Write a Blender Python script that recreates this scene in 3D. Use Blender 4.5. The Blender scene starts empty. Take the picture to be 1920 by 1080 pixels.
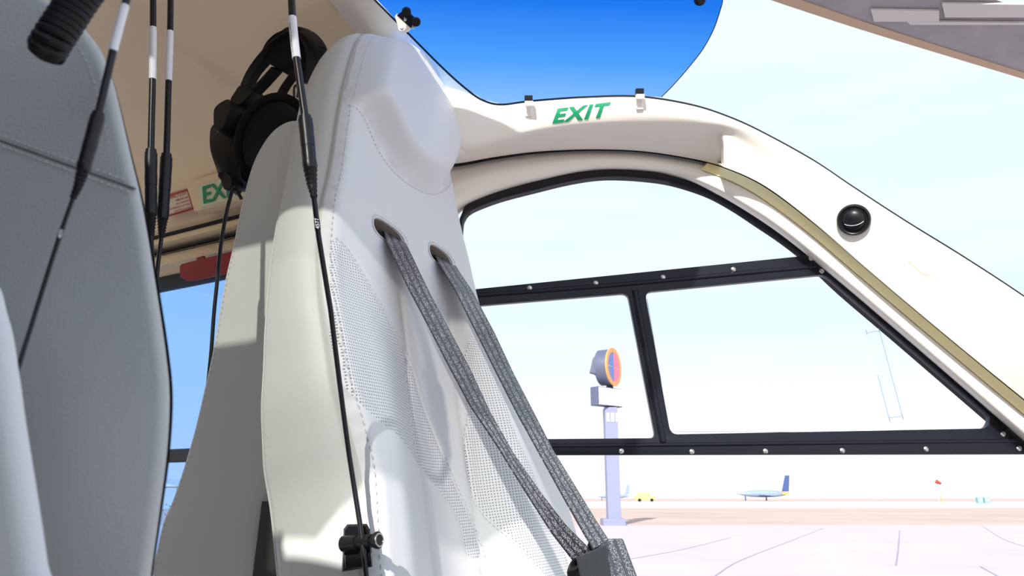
import bpy, bmesh, math, random
import numpy as np
from mathutils import Vector, Matrix
from mathutils.geometry import delaunay_2d_cdt
random.seed(4); np.random.seed(4)
S = bpy.context.scene
COL = S.collection

# ------------------------------------------------------------------ camera
FPX = 1400.0
PITCH = math.atan(390 / FPX)
CZ = 1.35
cam = bpy.data.cameras.new('camera'); camo = bpy.data.objects.new('camera', cam); COL.objects.link(camo)
cam.sensor_fit = 'HORIZONTAL'; cam.sensor_width = 36; cam.lens = FPX / 1920 * 36
cam.clip_start = .01; cam.clip_end = 5000
camo.location = (0, 0, CZ); camo.rotation_euler = (math.pi / 2 + PITCH, 0, 0)
cam.dof.use_dof = True; cam.dof.focus_distance = 1.2; cam.dof.aperture_fstop = 20
S.camera = camo

# ------------------------------------------------------------------ light
SUN_DIR = Vector((.25, .81, -.53)).normalized()      # the way the light travels
sun = bpy.data.lights.new('sun', 'SUN'); suno = bpy.data.objects.new('sun', sun); COL.objects.link(suno)
sun.energy = 5.4; sun.angle = math.radians(.6); sun.color = (1, .975, .93)
suno.rotation_euler = SUN_DIR.to_track_quat('-Z', 'Y').to_euler()
w = bpy.data.worlds.new('sky'); S.world = w; w.use_nodes = True
nt = w.node_tree; nt.nodes.clear()
N_ = nt.nodes.new
wo = N_('ShaderNodeOutputWorld'); bg = N_('ShaderNodeBackground'); tc = N_('ShaderNodeTexCoord')
sx = N_('ShaderNodeSeparateXYZ'); cr = N_('ShaderNodeValToRGB'); nz = N_('ShaderNodeTexNoise'); mp = N_('ShaderNodeMapping')
mx = N_('ShaderNodeMix'); mx.data_type = 'RGBA'; rr = N_('ShaderNodeValToRGB')
e = cr.color_ramp.elements
e[0].position = 0; e[0].color = (1.05, 1.02, 1.02, 1)
e[1].position = 1; e[1].color = (.22, .42, .85, 1)
for ps, c in ((.06, (.96, .97, 1.0, 1)), (.22, (.72, .88, .98, 1)), (.42, (.73, .86, .97, 1)), (.62, (.73, .82, .96, 1))):
    k = e.new(ps); k.color = c
mp.inputs['Scale'].default_value = (1.2, 1.2, 9); nz.inputs['Scale'].default_value = 1.6; nz.inputs['Detail'].default_value = 6
rr.color_ramp.elements[0].position = .45; rr.color_ramp.elements[0].color = (0, 0, 0, 1)
rr.color_ramp.elements[1].position = .85; rr.color_ramp.elements[1].color = (.5, .5, .5, 1)
L_ = nt.links.new
L_(tc.outputs['Generated'], sx.inputs[0]); L_(sx.outputs['Z'], cr.inputs[0])
L_(tc.outputs['Generated'], mp.inputs[0]); L_(mp.outputs[0], nz.inputs['Vector']); L_(nz.outputs['Fac'], rr.inputs[0])
L_(rr.outputs[0], mx.inputs[0]); L_(cr.outputs[0], mx.inputs['A']); mx.inputs['B'].default_value = (.98, 1.0, 1.02, 1)
L_(mx.outputs['Result'], bg.inputs[0]); bg.inputs[1].default_value = 1.0; L_(bg.outputs[0], wo.inputs[0])
S.view_settings.view_transform = 'Standard'; S.view_settings.look = 'None'
S.view_settings.exposure = 0.25; S.view_settings.gamma = 1; S.view_settings.use_curve_mapping = False

# ------------------------------------------------------------------ geometry helpers
CAM = np.array([0, 0, CZ])
def ray(px, py):
    u = (540 - py) / FPX
    return np.array([(px - 960) / FPX, math.cos(PITCH) - u * math.sin(PITCH), math.sin(PITCH) + u * math.cos(PITCH)])
def atY(px, py, Y):
    d = ray(px, py); return CAM + d * (Y / d[1])
def on_plane(px, py, O, N):
    d = ray(px, py); return CAM + d * (np.dot(O - CAM, N) / np.dot(d, N))
def on_ground(px, py, z=0.):
    d = ray(px, py); return CAM + d * ((z - CZ) / d[2])
PHI = math.radians(29.5)
FW = np.array([math.cos(PHI), -math.sin(PHI), 0])      # the aircraft's nose
AW = np.array([math.sin(PHI), math.cos(PHI), 0])       # its left side, away from the camera
UP = np.array([0, 0, 1.])
def heli(f, l, z): return FW * f + AW * l + UP * z
def on_l(px, py, l): return on_plane(px, py, AW * l + CAM * np.array([0, 0, 1]), AW)

def proj(P):
    P = np.asarray(P, float) - CAM; fw = P[1] * math.cos(PITCH) + P[2] * math.sin(PITCH)
    return 960 + FPX * P[0] / fw, 540 - FPX * (P[2] * math.cos(PITCH) - P[1] * math.sin(PITCH)) / fw
def catmull(P, n, closed=False):
    P = [np.array(p, float) for p in P]
    if closed: Q = [P[-1]] + P + [P[0], P[1]]
    else: Q = [2 * P[0] - P[1]] + P + [2 * P[-1] - P[-2]]
    segs = len(Q) - 3; out = []
    per = max(1, n // segs)
    for i in range(segs):
        p0, p1, p2, p3 = Q[i:i + 4]
        for k in range(per):
            t = k / per
            out.append(.5 * ((2 * p1) + (-p0 + p2) * t + (2 * p0 - 5 * p1 + 4 * p2 - p3) * t * t + (-p0 + 3 * p1 - 3 * p2 + p3) * t ** 3))
    if not closed: out.append(P[-1])
    return np.array(out)
def resample(P, n):
    P = np.array(P, float); d = np.r_[0, np.cumsum(np.linalg.norm(np.diff(P, axis=0), axis=1))]
    t = np.linspace(0, d[-1], n)
    return np.stack([np.interp(t, d, P[:, k]) for k in range(P.shape[1])], 1)
def smooth(e0, e1, x):
    t = np.clip((x - e0) / (e1 - e0), 0, 1); return t * t * (3 - 2 * t)
def seg_dist(p, poly, closed=True):
    p = np.asarray(p, float); poly = np.asarray(poly, float)
    a = poly if closed else poly[:-1]; b = np.roll(poly, -1, 0) if closed else poly[1:]
    out = np.full(len(p), 1e9)
    for i in range(len(a)):
        ab = b[i] - a[i]; t = np.clip(((p - a[i]) @ ab) / max(ab @ ab, 1e-12), 0, 1)
        out = np.minimum(out, np.linalg.norm(p - (a[i] + t[:, None] * ab), axis=1))
    return out
def inside(p, poly):
    p = np.asarray(p, float); poly = np.asarray(poly, float); r = np.zeros(len(p), bool); j = len(poly) - 1
    for i in range(len(poly)):
        xi, yi = poly[i]; xj, yj = poly[j]
        c = ((yi > p[:, 1]) != (yj > p[:, 1])) & (p[:, 0] < (xj - xi) * (p[:, 1] - yi) / (yj - yi + 1e-15) + xi)
        r ^= c; j = i
    return r

class MB:
    def __init__(s): s.v = []; s.f = []
    def add(s, v, f):
        o = len(s.v); s.v += [tuple(map(float, x)) for x in v]; s.f += [tuple(i + o for i in q) for q in f]; return s
    def box(s, c, size, R=None, bev=0):
        hx, hy, hz = [k / 2 for k in size]; R = np.eye(3) if R is None else np.asarray(R)
        bm = bmesh.new(); bmesh.ops.create_cube(bm, size=1)
        for v in bm.verts: v.co = Vector((v.co.x * size[0], v.co.y * size[1], v.co.z * size[2]))
        if bev: bmesh.ops.bevel(bm, geom=bm.edges[:], offset=bev, segments=2, profile=.5, affect='EDGES')
        bm.verts.index_update()
        s.add([R @ np.array(v.co) + np.asarray(c) for v in bm.verts], [[v.index for v in f.verts] for f in bm.faces]); bm.free(); return s
    def loft(s, rows, closed=False, cap=False):
        rows = [np.asarray(r) for r in rows]; n = len(rows[0]); v = np.concatenate(rows); f = []
        for i in range(len(rows) - 1):
            for j in range(n if closed else n - 1):
                k = (j + 1) % n
                f.append((i * n + j, i * n + k, (i + 1) * n + k, (i + 1) * n + j))
        if cap: f.append(tuple(range(n))[::-1]); f.append(tuple((len(rows) - 1) * n + j for j in range(n)))
        return s.add(v, f)
    def tube(s, P, r, seg=10):
        P = np.array(P, float); n = len(P); r = np.broadcast_to(np.asarray(r, float), (n,))
        T = np.gradient(P, axis=0); T /= np.linalg.norm(T, axis=1)[:, None] + 1e-12
        u = np.cross(T[0], [0.3, .1, 1.]); u /= np.linalg.norm(u); rows = []
        for i in range(n):
            u = u - T[i] * (u @ T[i]); u /= np.linalg.norm(u); w_ = np.cross(T[i], u)
            rows.append([P[i] + r[i] * (math.cos(a) * u + math.sin(a) * w_) for a in np.linspace(0, 2 * math.pi, seg, endpoint=False)])
        return s.loft(rows, closed=True, cap=True)
    def lathe(s, O, axis, prof, seg=24):      # prof: (distance along the axis, radius)
        axis = np.array(axis, float); axis /= np.linalg.norm(axis)
        u = np.cross(axis, [.2, .3, 1.]); u /= np.linalg.norm(u); w_ = np.cross(axis, u); O = np.array(O)
        rows = [[O + axis * z + r * (math.cos(a) * u + math.sin(a) * w_) for a in np.linspace(0, 2 * math.pi, seg, endpoint=False)] for z, r in prof]
        return s.loft(rows, closed=True, cap=True)
    def build(s, name, mat, parent=None, smooth_=True, angle=40):
        me = bpy.data.meshes.new(name); me.from_pydata(s.v, [], s.f); me.validate()
        return link(name, me, mat, parent, smooth_, angle)
def link(name, me, mat, parent=None, smooth_=True, angle=40):
    bm = bmesh.new(); bm.from_mesh(me); bmesh.ops.recalc_face_normals(bm, faces=bm.faces[:]); bm.to_mesh(me); bm.free()
    if mat: me.materials.append(mat)
    o = bpy.data.objects.new(name, me); COL.objects.link(o)
    if smooth_:
        me.polygons.foreach_set('use_smooth', [True] * len(me.polygons))
        if hasattr(me, 'set_sharp_from_angle'): me.set_sharp_from_angle(angle=math.radians(angle))
    if parent is not None:
        o.parent = parent
        o.matrix_parent_inverse = Matrix.Translation(-Vector(parent.location))
    return o
def thing(name, label, cat, loc, group=None):
    o = bpy.data.objects.new(name, None); COL.objects.link(o); o.location = Vector(tuple(map(float, loc))); o.empty_display_size = .05
    o['label'] = label; o['category'] = cat
    if group: o['group'] = group
    return o
def tag(o, label, cat, group=None):
    o['label'] = label; o['category'] = cat
    if group: o['group'] = group
    return o
def struct(o): o['kind'] = 'structure'; return o
def stuff(o): o['kind'] = 'stuff'; return o
def ground_origin(o, p):     # put a single mesh's origin where it stands
    p = Vector(tuple(map(float, p))); o.data.transform(Matrix.Translation(-p)); o.location = p; return o

def cdt(loops, step, bounds_poly):
    """2D mesh of the first loop; the other loops are kept as edges. Returns verts, tris."""
    pts = []; edges = []
    for lp in loops:
        o = len(pts); pts += [tuple(p) for p in lp]; edges += [(o + i, o + (i + 1) % len(lp)) for i in range(len(lp))]
    bp = np.array(bounds_poly); lo = bp.min(0); hi = bp.max(0)
    gx = np.arange(lo[0], hi[0], step); gy = np.arange(lo[1], hi[1], step * .87)
    G = np.array([(x + (step / 2 if j % 2 else 0), y) for j, y in enumerate(gy) for x in gx])
    G = G[inside(G, bp)]
    for lp in loops: G = G[seg_dist(G, lp) > step * .45]
    pts += [tuple(p) for p in G]
    r = delaunay_2d_cdt([Vector(p) for p in pts], edges, [], 0, 1e-7)
    V = np.array([tuple(v) for v in r[0]]); F = np.array([tuple(f) for f in r[2]])
    cen = V[F].mean(1); F = F[inside(cen, bp)]
    return V, F
def sub_mesh(V3, F, sel, name, mat, parent, angle=50, flip=None):
    f = F[sel]; idx, inv = np.unique(f, return_inverse=True); f = inv.reshape(f.shape)
    me = bpy.data.meshes.new(name); me.from_pydata([tuple(v) for v in V3[idx]], [], [tuple(map(int, q)) for q in f])
    return link(name, me, mat, parent, True, angle), idx

# ------------------------------------------------------------------ materials
def mat(name, col, rough=.5, metal=0, spec=.5, bump=None, vary=None, emit=None, coat=0, trans=None):
    m = bpy.data.materials.new(name); m.use_nodes = True; t = m.node_tree; b = t.nodes['Principled BSDF']
    b.inputs['Base Color'].default_value = (*col, 1); b.inputs['Roughness'].default_value = rough; b.inputs['Metallic'].default_value = metal
    b.inputs['Specular IOR Level'].default_value = spec; b.inputs['Coat Weight'].default_value = coat
    c = t.nodes.new('ShaderNodeTexCoord')
    if vary:
        sc, amt = vary; n = t.nodes.new('ShaderNodeTexNoise'); n.inputs['Scale'].default_value = sc; n.inputs['Detail'].default_value = 5
        r = t.nodes.new('ShaderNodeValToRGB'); t.links.new(c.outputs['Object'], n.inputs['Vector']); t.links.new(n.outputs['Fac'], r.inputs[0])
        r.color_ramp.elements[0].position = .3; r.color_ramp.elements[1].position = .7
        r.color_ramp.elements[0].color = (*[k * (1 - amt) for k in col], 1); r.color_ramp.elements[1].color = (*[min(1, k * (1 + amt)) for k in col], 1)
        t.links.new(r.outputs[0], b.inputs['Base Color'])
    if bump:
        sc, st = bump; n = t.nodes.new('ShaderNodeTexNoise' if sc < 300 else 'ShaderNodeTexVoronoi'); n.inputs['Scale'].default_value = sc
        bp_ = t.nodes.new('ShaderNodeBump'); bp_.inputs['Strength'].default_value = st; bp_.inputs['Distance'].default_value = .001
        t.links.new(c.outputs['Object'], n.inputs['Vector']); t.links.new(n.outputs[0], bp_.inputs['Height']); t.links.new(bp_.outputs[0], b.inputs['Normal'])
    if emit: b.inputs['Emission Color'].default_value = (*emit[0], 1); b.inputs['Emission Strength'].default_value = emit[1]
    return m
def glass(name, tint, refl=.05, rough=.0):
    m = bpy.data.materials.new(name); m.use_nodes = True; t = m.node_tree; t.nodes.clear()
    o = t.nodes.new('ShaderNodeOutputMaterial'); a = t.nodes.new('ShaderNodeBsdfTransparent'); g = t.nodes.new('ShaderNodeBsdfGlossy'); x = t.nodes.new('ShaderNodeMixShader')
    a.inputs[0].default_value = (*tint, 1); g.inputs['Roughness'].default_value = rough
    l = t.nodes.new('ShaderNodeLayerWeight'); l.inputs['Blend'].default_value = .25
    k = t.nodes.new('ShaderNodeMath'); k.operation = 'MULTIPLY'; k.inputs[1].default_value = refl * 2
    t.links.new(l.outputs['Fresnel'], k.inputs[0]); t.links.new(k.outputs[0], x.inputs[0]); t.links.new(a.outputs[0], x.inputs[1]); t.links.new(g.outputs[0], x.inputs[2]); t.links.new(x.outputs[0], o.inputs[0])
    return m
M = {}
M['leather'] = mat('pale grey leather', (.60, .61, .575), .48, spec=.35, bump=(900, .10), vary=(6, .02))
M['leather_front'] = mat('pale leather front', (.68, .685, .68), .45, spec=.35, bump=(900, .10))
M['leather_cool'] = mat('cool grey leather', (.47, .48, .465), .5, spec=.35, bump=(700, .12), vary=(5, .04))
M['thread'] = mat('thread', (.55, .54, .51), .8)
M['cream'] = mat('cream moulded trim', (.90, .84, .73), .45, spec=.3, bump=(250, .04))
M['ceiling'] = mat('beige headliner', (.95, .77, .49), .6, spec=.2, bump=(280, .05), vary=(2, .03))
M['yellow'] = mat('cream door edge with bounce tint', (.98, .83, .42), .5)
M['black'] = mat('satin black frame', (.006, .007, .012), .30, spec=.3)
M['rubber'] = mat('black rubber', (.006, .006, .008), .5, spec=.25)
M['plastic'] = mat('black plastic', (.007, .007, .009), .36, spec=.35)
M['cable'] = mat('black cable jacket', (.006, .006, .009), .33, spec=.35)
M['sleeve'] = mat('white heat shrink sleeve', (.72, .72, .75), .5)
M['ink'] = mat('black ink', (.03, .03, .03), .7)
M['white'] = mat('white print', (.8, .8, .8), .7)
M['green'] = mat('green print', (.0, .30, .13), .6)
M['red'] = mat('red painted handle', (.33, .012, .008), .5, spec=.25)
M['redprint'] = mat('red print', (.50, .05, .03), .6)
M['placard'] = mat('cream placard', (.80, .72, .56), .6)
M['glow'] = mat('photoluminescent plate', (.80, .80, .52), .6)
M['steel'] = mat('screw steel', (.55, .53, .50), .3, metal=1)
M['void'] = mat('dark gap', (.01, .008, .006), .9)
M['slot'] = mat('taupe slot lining', (.30, .26, .22), .6)
M['foam'] = mat('black foam', (.008, .0075, .007), .85, spec=.15)
M['headset'] = mat('matt black headset shell', (.010, .009, .008), .45, spec=.22)
M['glass'] = glass('clear perspex', (.985, .995, 1.0), .05)
M['vent_glass'] = glass('clear sliding pane', (.985, .993, .99), .05)
M['rear_glass'] = glass('blue tinted rear window', (.26, .50, .92), .05)
M['roof_tint'] = glass('grey tinted roof window', (.40, .405, .385), .05)
M['strip_edge'] = mat('blue grey strip edge', (.22, .32, .55), .3)
M['charcoal'] = mat('charcoal light absorbing trim', (.10, .10, .10), .8)  # dark so the unseen near wall returns little light
M['edge'] = mat('bright perspex edge', (.75, .82, .88), .2)
M['handle_clear'] = glass('clear finger strip', (.985, .99, 1.0), .04)

# perforated leather: rows of small holes laid out on the surface's own uv in metres
def perforated():
    m = bpy.data.materials.new('perforated leather'); m.use_nodes = True; t = m.node_tree; b = t.nodes['Principled BSDF']
    b.inputs['Roughness'].default_value = .5; b.inputs['Specular IOR Level'].default_value = .3
    uv = t.nodes.new('ShaderNodeUVMap'); uv.uv_map = 'uv'
    s = t.nodes.new('ShaderNodeVectorMath'); s.operation = 'SCALE'; s.inputs['Scale'].default_value = 1 / .0043
    fr = t.nodes.new('ShaderNodeVectorMath'); fr.operation = 'FRACTION'
    sb = t.nodes.new('ShaderNodeVectorMath'); sb.operation = 'SUBTRACT'; sb.inputs[1].default_value = (.5, .5, 0)
    sp = t.nodes.new('ShaderNodeVectorMath'); sp.operation = 'MULTIPLY'; sp.inputs[1].default_value = (1, 1, 0)
    ln = t.nodes.new('ShaderNodeVectorMath'); ln.operation = 'LENGTH'
    r = t.nodes.new('ShaderNodeValToRGB'); r.color_ramp.elements[0].position = .20; r.color_ramp.elements[0].color = (.24, .24, .25, 1)
    r.color_ramp.elements[1].position = .29; r.color_ramp.elements[1].color = (.70, .705, .705, 1)
    for a, c in ((uv.outputs[0], s.inputs[0]), (s.outputs[0], fr.inputs[0]), (fr.outputs[0], sb.inputs[0]), (sb.outputs[0], sp.inputs[0]), (sp.outputs[0], ln.inputs[0]), (ln.outputs['Value'], r.inputs[0]), (r.outputs[0], b.inputs['Base Color'])): t.links.new(a, c)
    return m
M['perf'] = perforated()
def webbing():
    m = bpy.data.materials.new('woven belt webbing'); m.use_nodes = True; t = m.node_tree; b = t.nodes['Principled BSDF']
    b.inputs['Roughness'].default_value = .38; b.inputs['Specular IOR Level'].default_value = .8
    uv = t.nodes.new('ShaderNodeUVMap'); uv.uv_map = 'uv'
    mp = t.nodes.new('ShaderNodeMapping'); mp.inputs['Scale'].default_value = (34, 620, 1)
    n = t.nodes.new('ShaderNodeTexVoronoi'); n.inputs['Scale'].default_value = 1.0
    sx = t.nodes.new('ShaderNodeSeparateXYZ'); st = t.nodes.new('ShaderNodeValToRGB'); st.color_ramp.interpolation = 'CONSTANT'
    el = st.color_ramp.elements; el[0].position = 0; el[0].color = (1, 1, 1, 1); el[1].position = .05; el[1].color = (0, 0, 0, 1)
    for p, v in ((.24, 1), (.36, 0), (.60, 1), (.72, 0), (.95, 1)): k = el.new(p); k.color = (v, v, v, 1)
    r = t.nodes.new('ShaderNodeValToRGB'); r.color_ramp.elements[0].color = (.74, .73, .71, 1); r.color_ramp.elements[0].position = .20; r.color_ramp.elements[1].position = .46; r.color_ramp.elements[1].color = (.015, .015, .022, 1)
    r2 = t.nodes.new('ShaderNodeValToRGB'); r2.color_ramp.elements[0].color = (.5, .5, .5, 1); r2.color_ramp.elements[0].position = .10; r2.color_ramp.elements[1].position = .26; r2.color_ramp.elements[1].color = (.010, .010, .016, 1)
    x = t.nodes.new('ShaderNodeMix'); x.data_type = 'RGBA'
    bp_ = t.nodes.new('ShaderNodeBump'); bp_.inputs['Strength'].default_value = .5; bp_.inputs['Distance'].default_value = .0006
    for a, c in ((uv.outputs[0], mp.inputs[0]), (mp.outputs[0], n.inputs['Vector']), (uv.outputs[0], sx.inputs[0]), (sx.outputs['X'], st.inputs[0]), (st.outputs[0], x.inputs[0]),
                 (n.outputs['Distance'], r.inputs[0]), (n.outputs['Distance'], r2.inputs[0]), (r.outputs[0], x.inputs['A']), (r2.outputs[0], x.inputs['B']), (x.outputs['Result'], b.inputs['Base Color']), (n.outputs['Distance'], bp_.inputs['Height']), (bp_.outputs[0], b.inputs['Normal'])): t.links.new(a, c)
    return m
M['web'] = webbing()

def text_mesh(body, size, origin, ux, uy, m, parent, name, lift=.0006, bold=0., shear=0., align='LEFT', drape=None):
    cu = bpy.data.curves.new('t', 'FONT'); cu.body = body; cu.size = 1; cu.offset = bold; cu.shear = shear; cu.align_x = align; cu.extrude = .004; cu.space_character = 1.14 if drape is not None else 1.0
    to = bpy.data.objects.new('t', cu); COL.objects.link(to); dg = bpy.context.evaluated_depsgraph_get()
    me0 = to.evaluated_get(dg).to_mesh(); v = np.array([tuple(q.co) for q in me0.vertices]); f = [tuple(p.vertices) for p in me0.polygons]
    if drape is not None:
        bm = bmesh.new(); bm.from_mesh(me0); bmesh.ops.triangulate(bm, faces=bm.faces[:])
        for _ in range(3): bmesh.ops.subdivide_edges(bm, edges=[e_ for e_ in bm.edges if e_.calc_length() > .1], cuts=1); bmesh.ops.triangulate(bm, faces=bm.faces[:])
        bm.verts.index_update(); v = np.array([tuple(q.co) for q in bm.verts]); f = [tuple(q.index for q in p.verts) for p in bm.faces]; bm.free()
    to.to_mesh_clear(); bpy.data.objects.remove(to)
    ux = np.array(ux); uy = np.array(uy); n = np.cross(ux, uy); n /= np.linalg.norm(n)
    P = np.asarray(origin) + v[:, :1] * ux * size + v[:, 1:2] * uy * size + n * lift + v[:, 2:3] * n * size * .3
    if drape is not None:      # lay every outline point on the moulded surface
        hits = [drape.ray_cast(Vector(CAM), Vector(p - CAM))[0] for p in P]
        P = np.array([np.array(h_) + n * (lift + q * size * .3) if h_ is not None else p for h_, p, q in zip(hits, P, v[:, 2])])
    me = bpy.data.meshes.new(name); me.from_pydata([tuple(p) for p in P], [], f)
    return link(name, me, m, parent, False)

def set_uv(me, uvs):     # uvs by vertex
    l = me.uv_layers.new(name='uv')
    for lp in me.loops: l.data[lp.index].uv = uvs[lp.vertex_index]

def stitches(P, nrm, parent, length=.0045, gap=.003, r=.0006, m=None):
    P = np.asarray(P); d = np.r_[0, np.cumsum(np.linalg.norm(np.diff(P, axis=0), axis=1))]; b = MB(); s = 0
    while s + length < d[-1]:
        q = np.array([[np.interp(s + k * length, d, P[:, j]) for j in range(3)] for k in (0, .5, 1)]) + np.asarray(nrm) * .0004
        q[1] += np.asarray(nrm) * .0006; b.tube(q, [r * .6, r, r * .6], 5); s += length + gap
    return stuff(b.build('stitching', m or M['thread'], parent))

def rounded_pad(name, outline, O, U, V, Nn, thick, rad, m, parent, step=.012, relief=None, skew=0., m_side=None):
    """cushion: face in the plane (U,V) through O with a rolled edge, walls going back by thick"""
    outline = np.asarray(outline)
    tg = (np.roll(outline, -1, 0) - np.roll(outline, 1, 0)); nn_ = np.stack([tg[:, 1], -tg[:, 0]], 1); nn_ /= np.linalg.norm(nn_, axis=1)[:, None] + 1e-12
    ar = .5 * np.sum(outline[:, 0] * np.roll(outline[:, 1], -1) - np.roll(outline[:, 0], -1) * outline[:, 1])
    nn_ = -nn_ if ar > 0 else nn_
    Vv, F = cdt([outline] + [outline + nn_ * rad * q for q in (.08, .3, .65, 1.05)], step, outline)
    d = seg_dist(Vv, outline)
    h = -(rad - np.sqrt(np.clip(rad ** 2 - np.clip(rad - d, 0, rad) ** 2, 0, None)))
    if relief is not None: h = h + relief(Vv)
    P = O + Vv[:, :1] * U + Vv[:, 1:] * V + h[:, None] * Nn
    face, _ = sub_mesh(P, F, np.ones(len(F), bool), name, m, parent)
    ring = [O + outline[:, :1] * U + outline[:, 1:] * V - z * Nn - U * (skew * (z - rad)) for z in (rad, rad + (thick - rad) * .5, thick)]
    b = MB(); b.loft(ring, closed=True)
    b.add(ring[-1], [tuple(range(len(outline)))])
    side = b.build('back_cover', m_side or m, parent)
    return face, side
def to2d(P, O, U, V): P = np.asarray(P) - O; return np.stack([P @ U, P @ V], 1)

# ================================================================== SETTING OUTSIDE
def ground_patch(name, y0, y1, m, z, x0=-900, x1=900, n=1):
    b = MB(); b.add([(x0, y0, z), (x1, y0, z), (x1, y1, z), (x0, y1, z), (x0, y0, z - .05), (x1, y0, z - .05), (x1, y1, z - .05), (x0, y1, z - .05)], [(0, 1, 2, 3), (4, 5, 6, 7), (0, 1, 5, 4), (2, 3, 7, 6), (1, 2, 6, 5), (3, 0, 4, 7)])
    return struct(b.build(name, m, None, False))
M['concrete'] = mat('pale concrete apron', (.58, .495, .50), .9, vary=(.35, .05), spec=.1)
M['dirt'] = mat('dry peach dirt', (.56, .42, .35), .95, vary=(.12, .10), spec=.05)
M['runway'] = mat('bleached taxiway', (.64, .59, .57), .9, spec=.1)
M['crack'] = mat('sealed crack', (.33, .30, .33), .9)
apron = ground_patch('floor', -40, 37.6, M['concrete'], 0, -120, 160)
dirt = ground_patch('trim_1', 37.6, 900, M['dirt'], .0)
taxi = ground_patch('trim_2', 92, 190, M['runway'], .03)
taxi2 = ground_patch('trim_3', 420, 900, M['runway'], .06)
def crack(pts):
    P = catmull([on_ground(x, y, .004) for x, y in pts], 24); t = np.gradient(P, axis=0); t /= np.linalg.norm(t, axis=1)[:, None]
    s_ = np.cross(t, UP) * .018
    b = MB(); b.loft([P - s_, P + s_]); return b.build('crack', M['crack'], apron, False)
crack([(1545, 990), (1480, 1015), (1390, 1050), (1340, 1080)])
crack([(1687, 994), (1684, 1030), (1680, 1060)])
crack([(1840, 985), (1880, 1010), (1940, 1030)])
crack([(1838, 1062), (1880, 1085)])
crack([(1160, 1052), (1280, 1030), (1370, 1008)])

# sign by the apron
M['post'] = mat('blue grey sign post', (.24, .25, .37), .5)
M['signwhite'] = mat('white sign face', (.80, .80, .82), .5)
M['signdark'] = mat('dark sign casing', (.10, .11, .17), .5)
M['orange'] = mat('orange sign rim', (.78, .36, .12), .5)
M['pink'] = mat('pink red sign quarter', (.80, .20, .30), .5)
M['blue'] = mat('blue sign quarter', (.16, .22, .50), .5)
sy = 37.0
def sp(px, py, dy=0): return atY(px, py, sy + dy)
base = on_ground(1150, 985); sy = float(base[1])
sign = thing('pylon_sign', 'tall pylon sign with a round emblem above a white board beyond the apron', 'sign', (base[0], base[1], 0))
k = sy / FPX * 1.0
def sbox(name, px0, py0, px1, py1, dep, m, par=sign, dy=0, bev=.02):
    a = sp(px0, py0); b = sp(px1, py1); c = (a + b) / 2; c[1] = sy + dy
    return MB().box(c, (abs(b[0] - a[0]), dep, abs(b[2] - a[2])), None, bev).build(name, m, par, False)
lean = None
sbox('post', 1132, 765, 1163, 978, .8, M['post'])
sbox('post_base', 1128, 972, 1170, 986, 1.3, M['post'], dy=0)
RZ = lambda a: np.array(Matrix.Rotation(a, 3, 'Z'))
bd = sp(1136, 746); bd[1] = sy - .2
Rb = RZ(math.radians(38))
board = MB().box(bd, (1.72, .5, .92), Rb, .03).build('sign_board', M['signdark'], sign, False)
MB().box(bd + Rb @ np.array([.04, -.27, 0]), (1.6, .06, .84), Rb, .01).build('board_face', M['signwhite'], board, False)
rc = sp(1140, 690); rc[1] = sy - .2; ax = Rb @ np.array([.0, -1, 0]); ax = RZ(math.radians(60)) @ np.array([0, -1., 0])
disc = MB().lathe(rc - ax * .45, ax, [(0, .70), (.05, .9), (.6, .9), (.68, .88)], 40).build('round_sign', M['signdark'], sign)
MB().lathe(rc + ax * .2, ax, [(0, .92), (.05, .96), (.10, .96), (.10, .74), (.05, .73)], 40).build('rim', M['orange'], disc)
u_ = np.cross(UP, ax); u_ /= np.linalg.norm(u_)
for q in range(4):
    a0 = q * math.pi / 2; pts = [rc + ax * .27 + u_ * .03 * math.cos(a0 + .78) + UP * .03 * math.sin(a0 + .78)] + [rc + ax * .27 + .73 * (u_ * math.cos(a0 + t) + UP * math.sin(a0 + t)) for t in np.linspace(.06, math.pi / 2 - .06, 10)]
    b = MB(); b.loft([pts, [p + ax * .03 for p in pts]], closed=True, cap=True); b.build('quarter', M['pink'] if q in (0, 3) else M['blue'], disc, False)
b = MB(); b.lathe(rc + ax * .255, ax, [(0, .73), (.008, .73)], 40); b.build('sign_face', M['signwhite'], disc, False)
for px, py, sgn, yy in ((1112, 690, 1, -.6), (1156, 706, -1, .5)):
    c = sp(px, py); c[1] = sy + yy
    fl = MB().box(c, (.30, .35, .80 if sgn > 0 else .5), np.array(Matrix.Rotation(sgn * .25, 3, 'Y')), .03).build('floodlight', M['signdark'], sign, False)
    c2 = sp(1124 if sgn > 0 else 1150, 704 if sgn > 0 else 713); c2[1] = sy + yy * .6
    MB().box(c2, (.55, .12, .25), np.array(Matrix.Rotation(.3, 3, 'Y')), .02).build('arm', M['post'], fl, False)
sbox('neck', 1138, 715, 1152, 770, .3, M['signdark'], dy=.25)
for i in range(3):
    sbox('post_mark', 1135 + i * 8.5, 776, 1141 + i * 8.5, 792, .05, M['signwhite'], dy=-.41, bev=.004)

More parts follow.
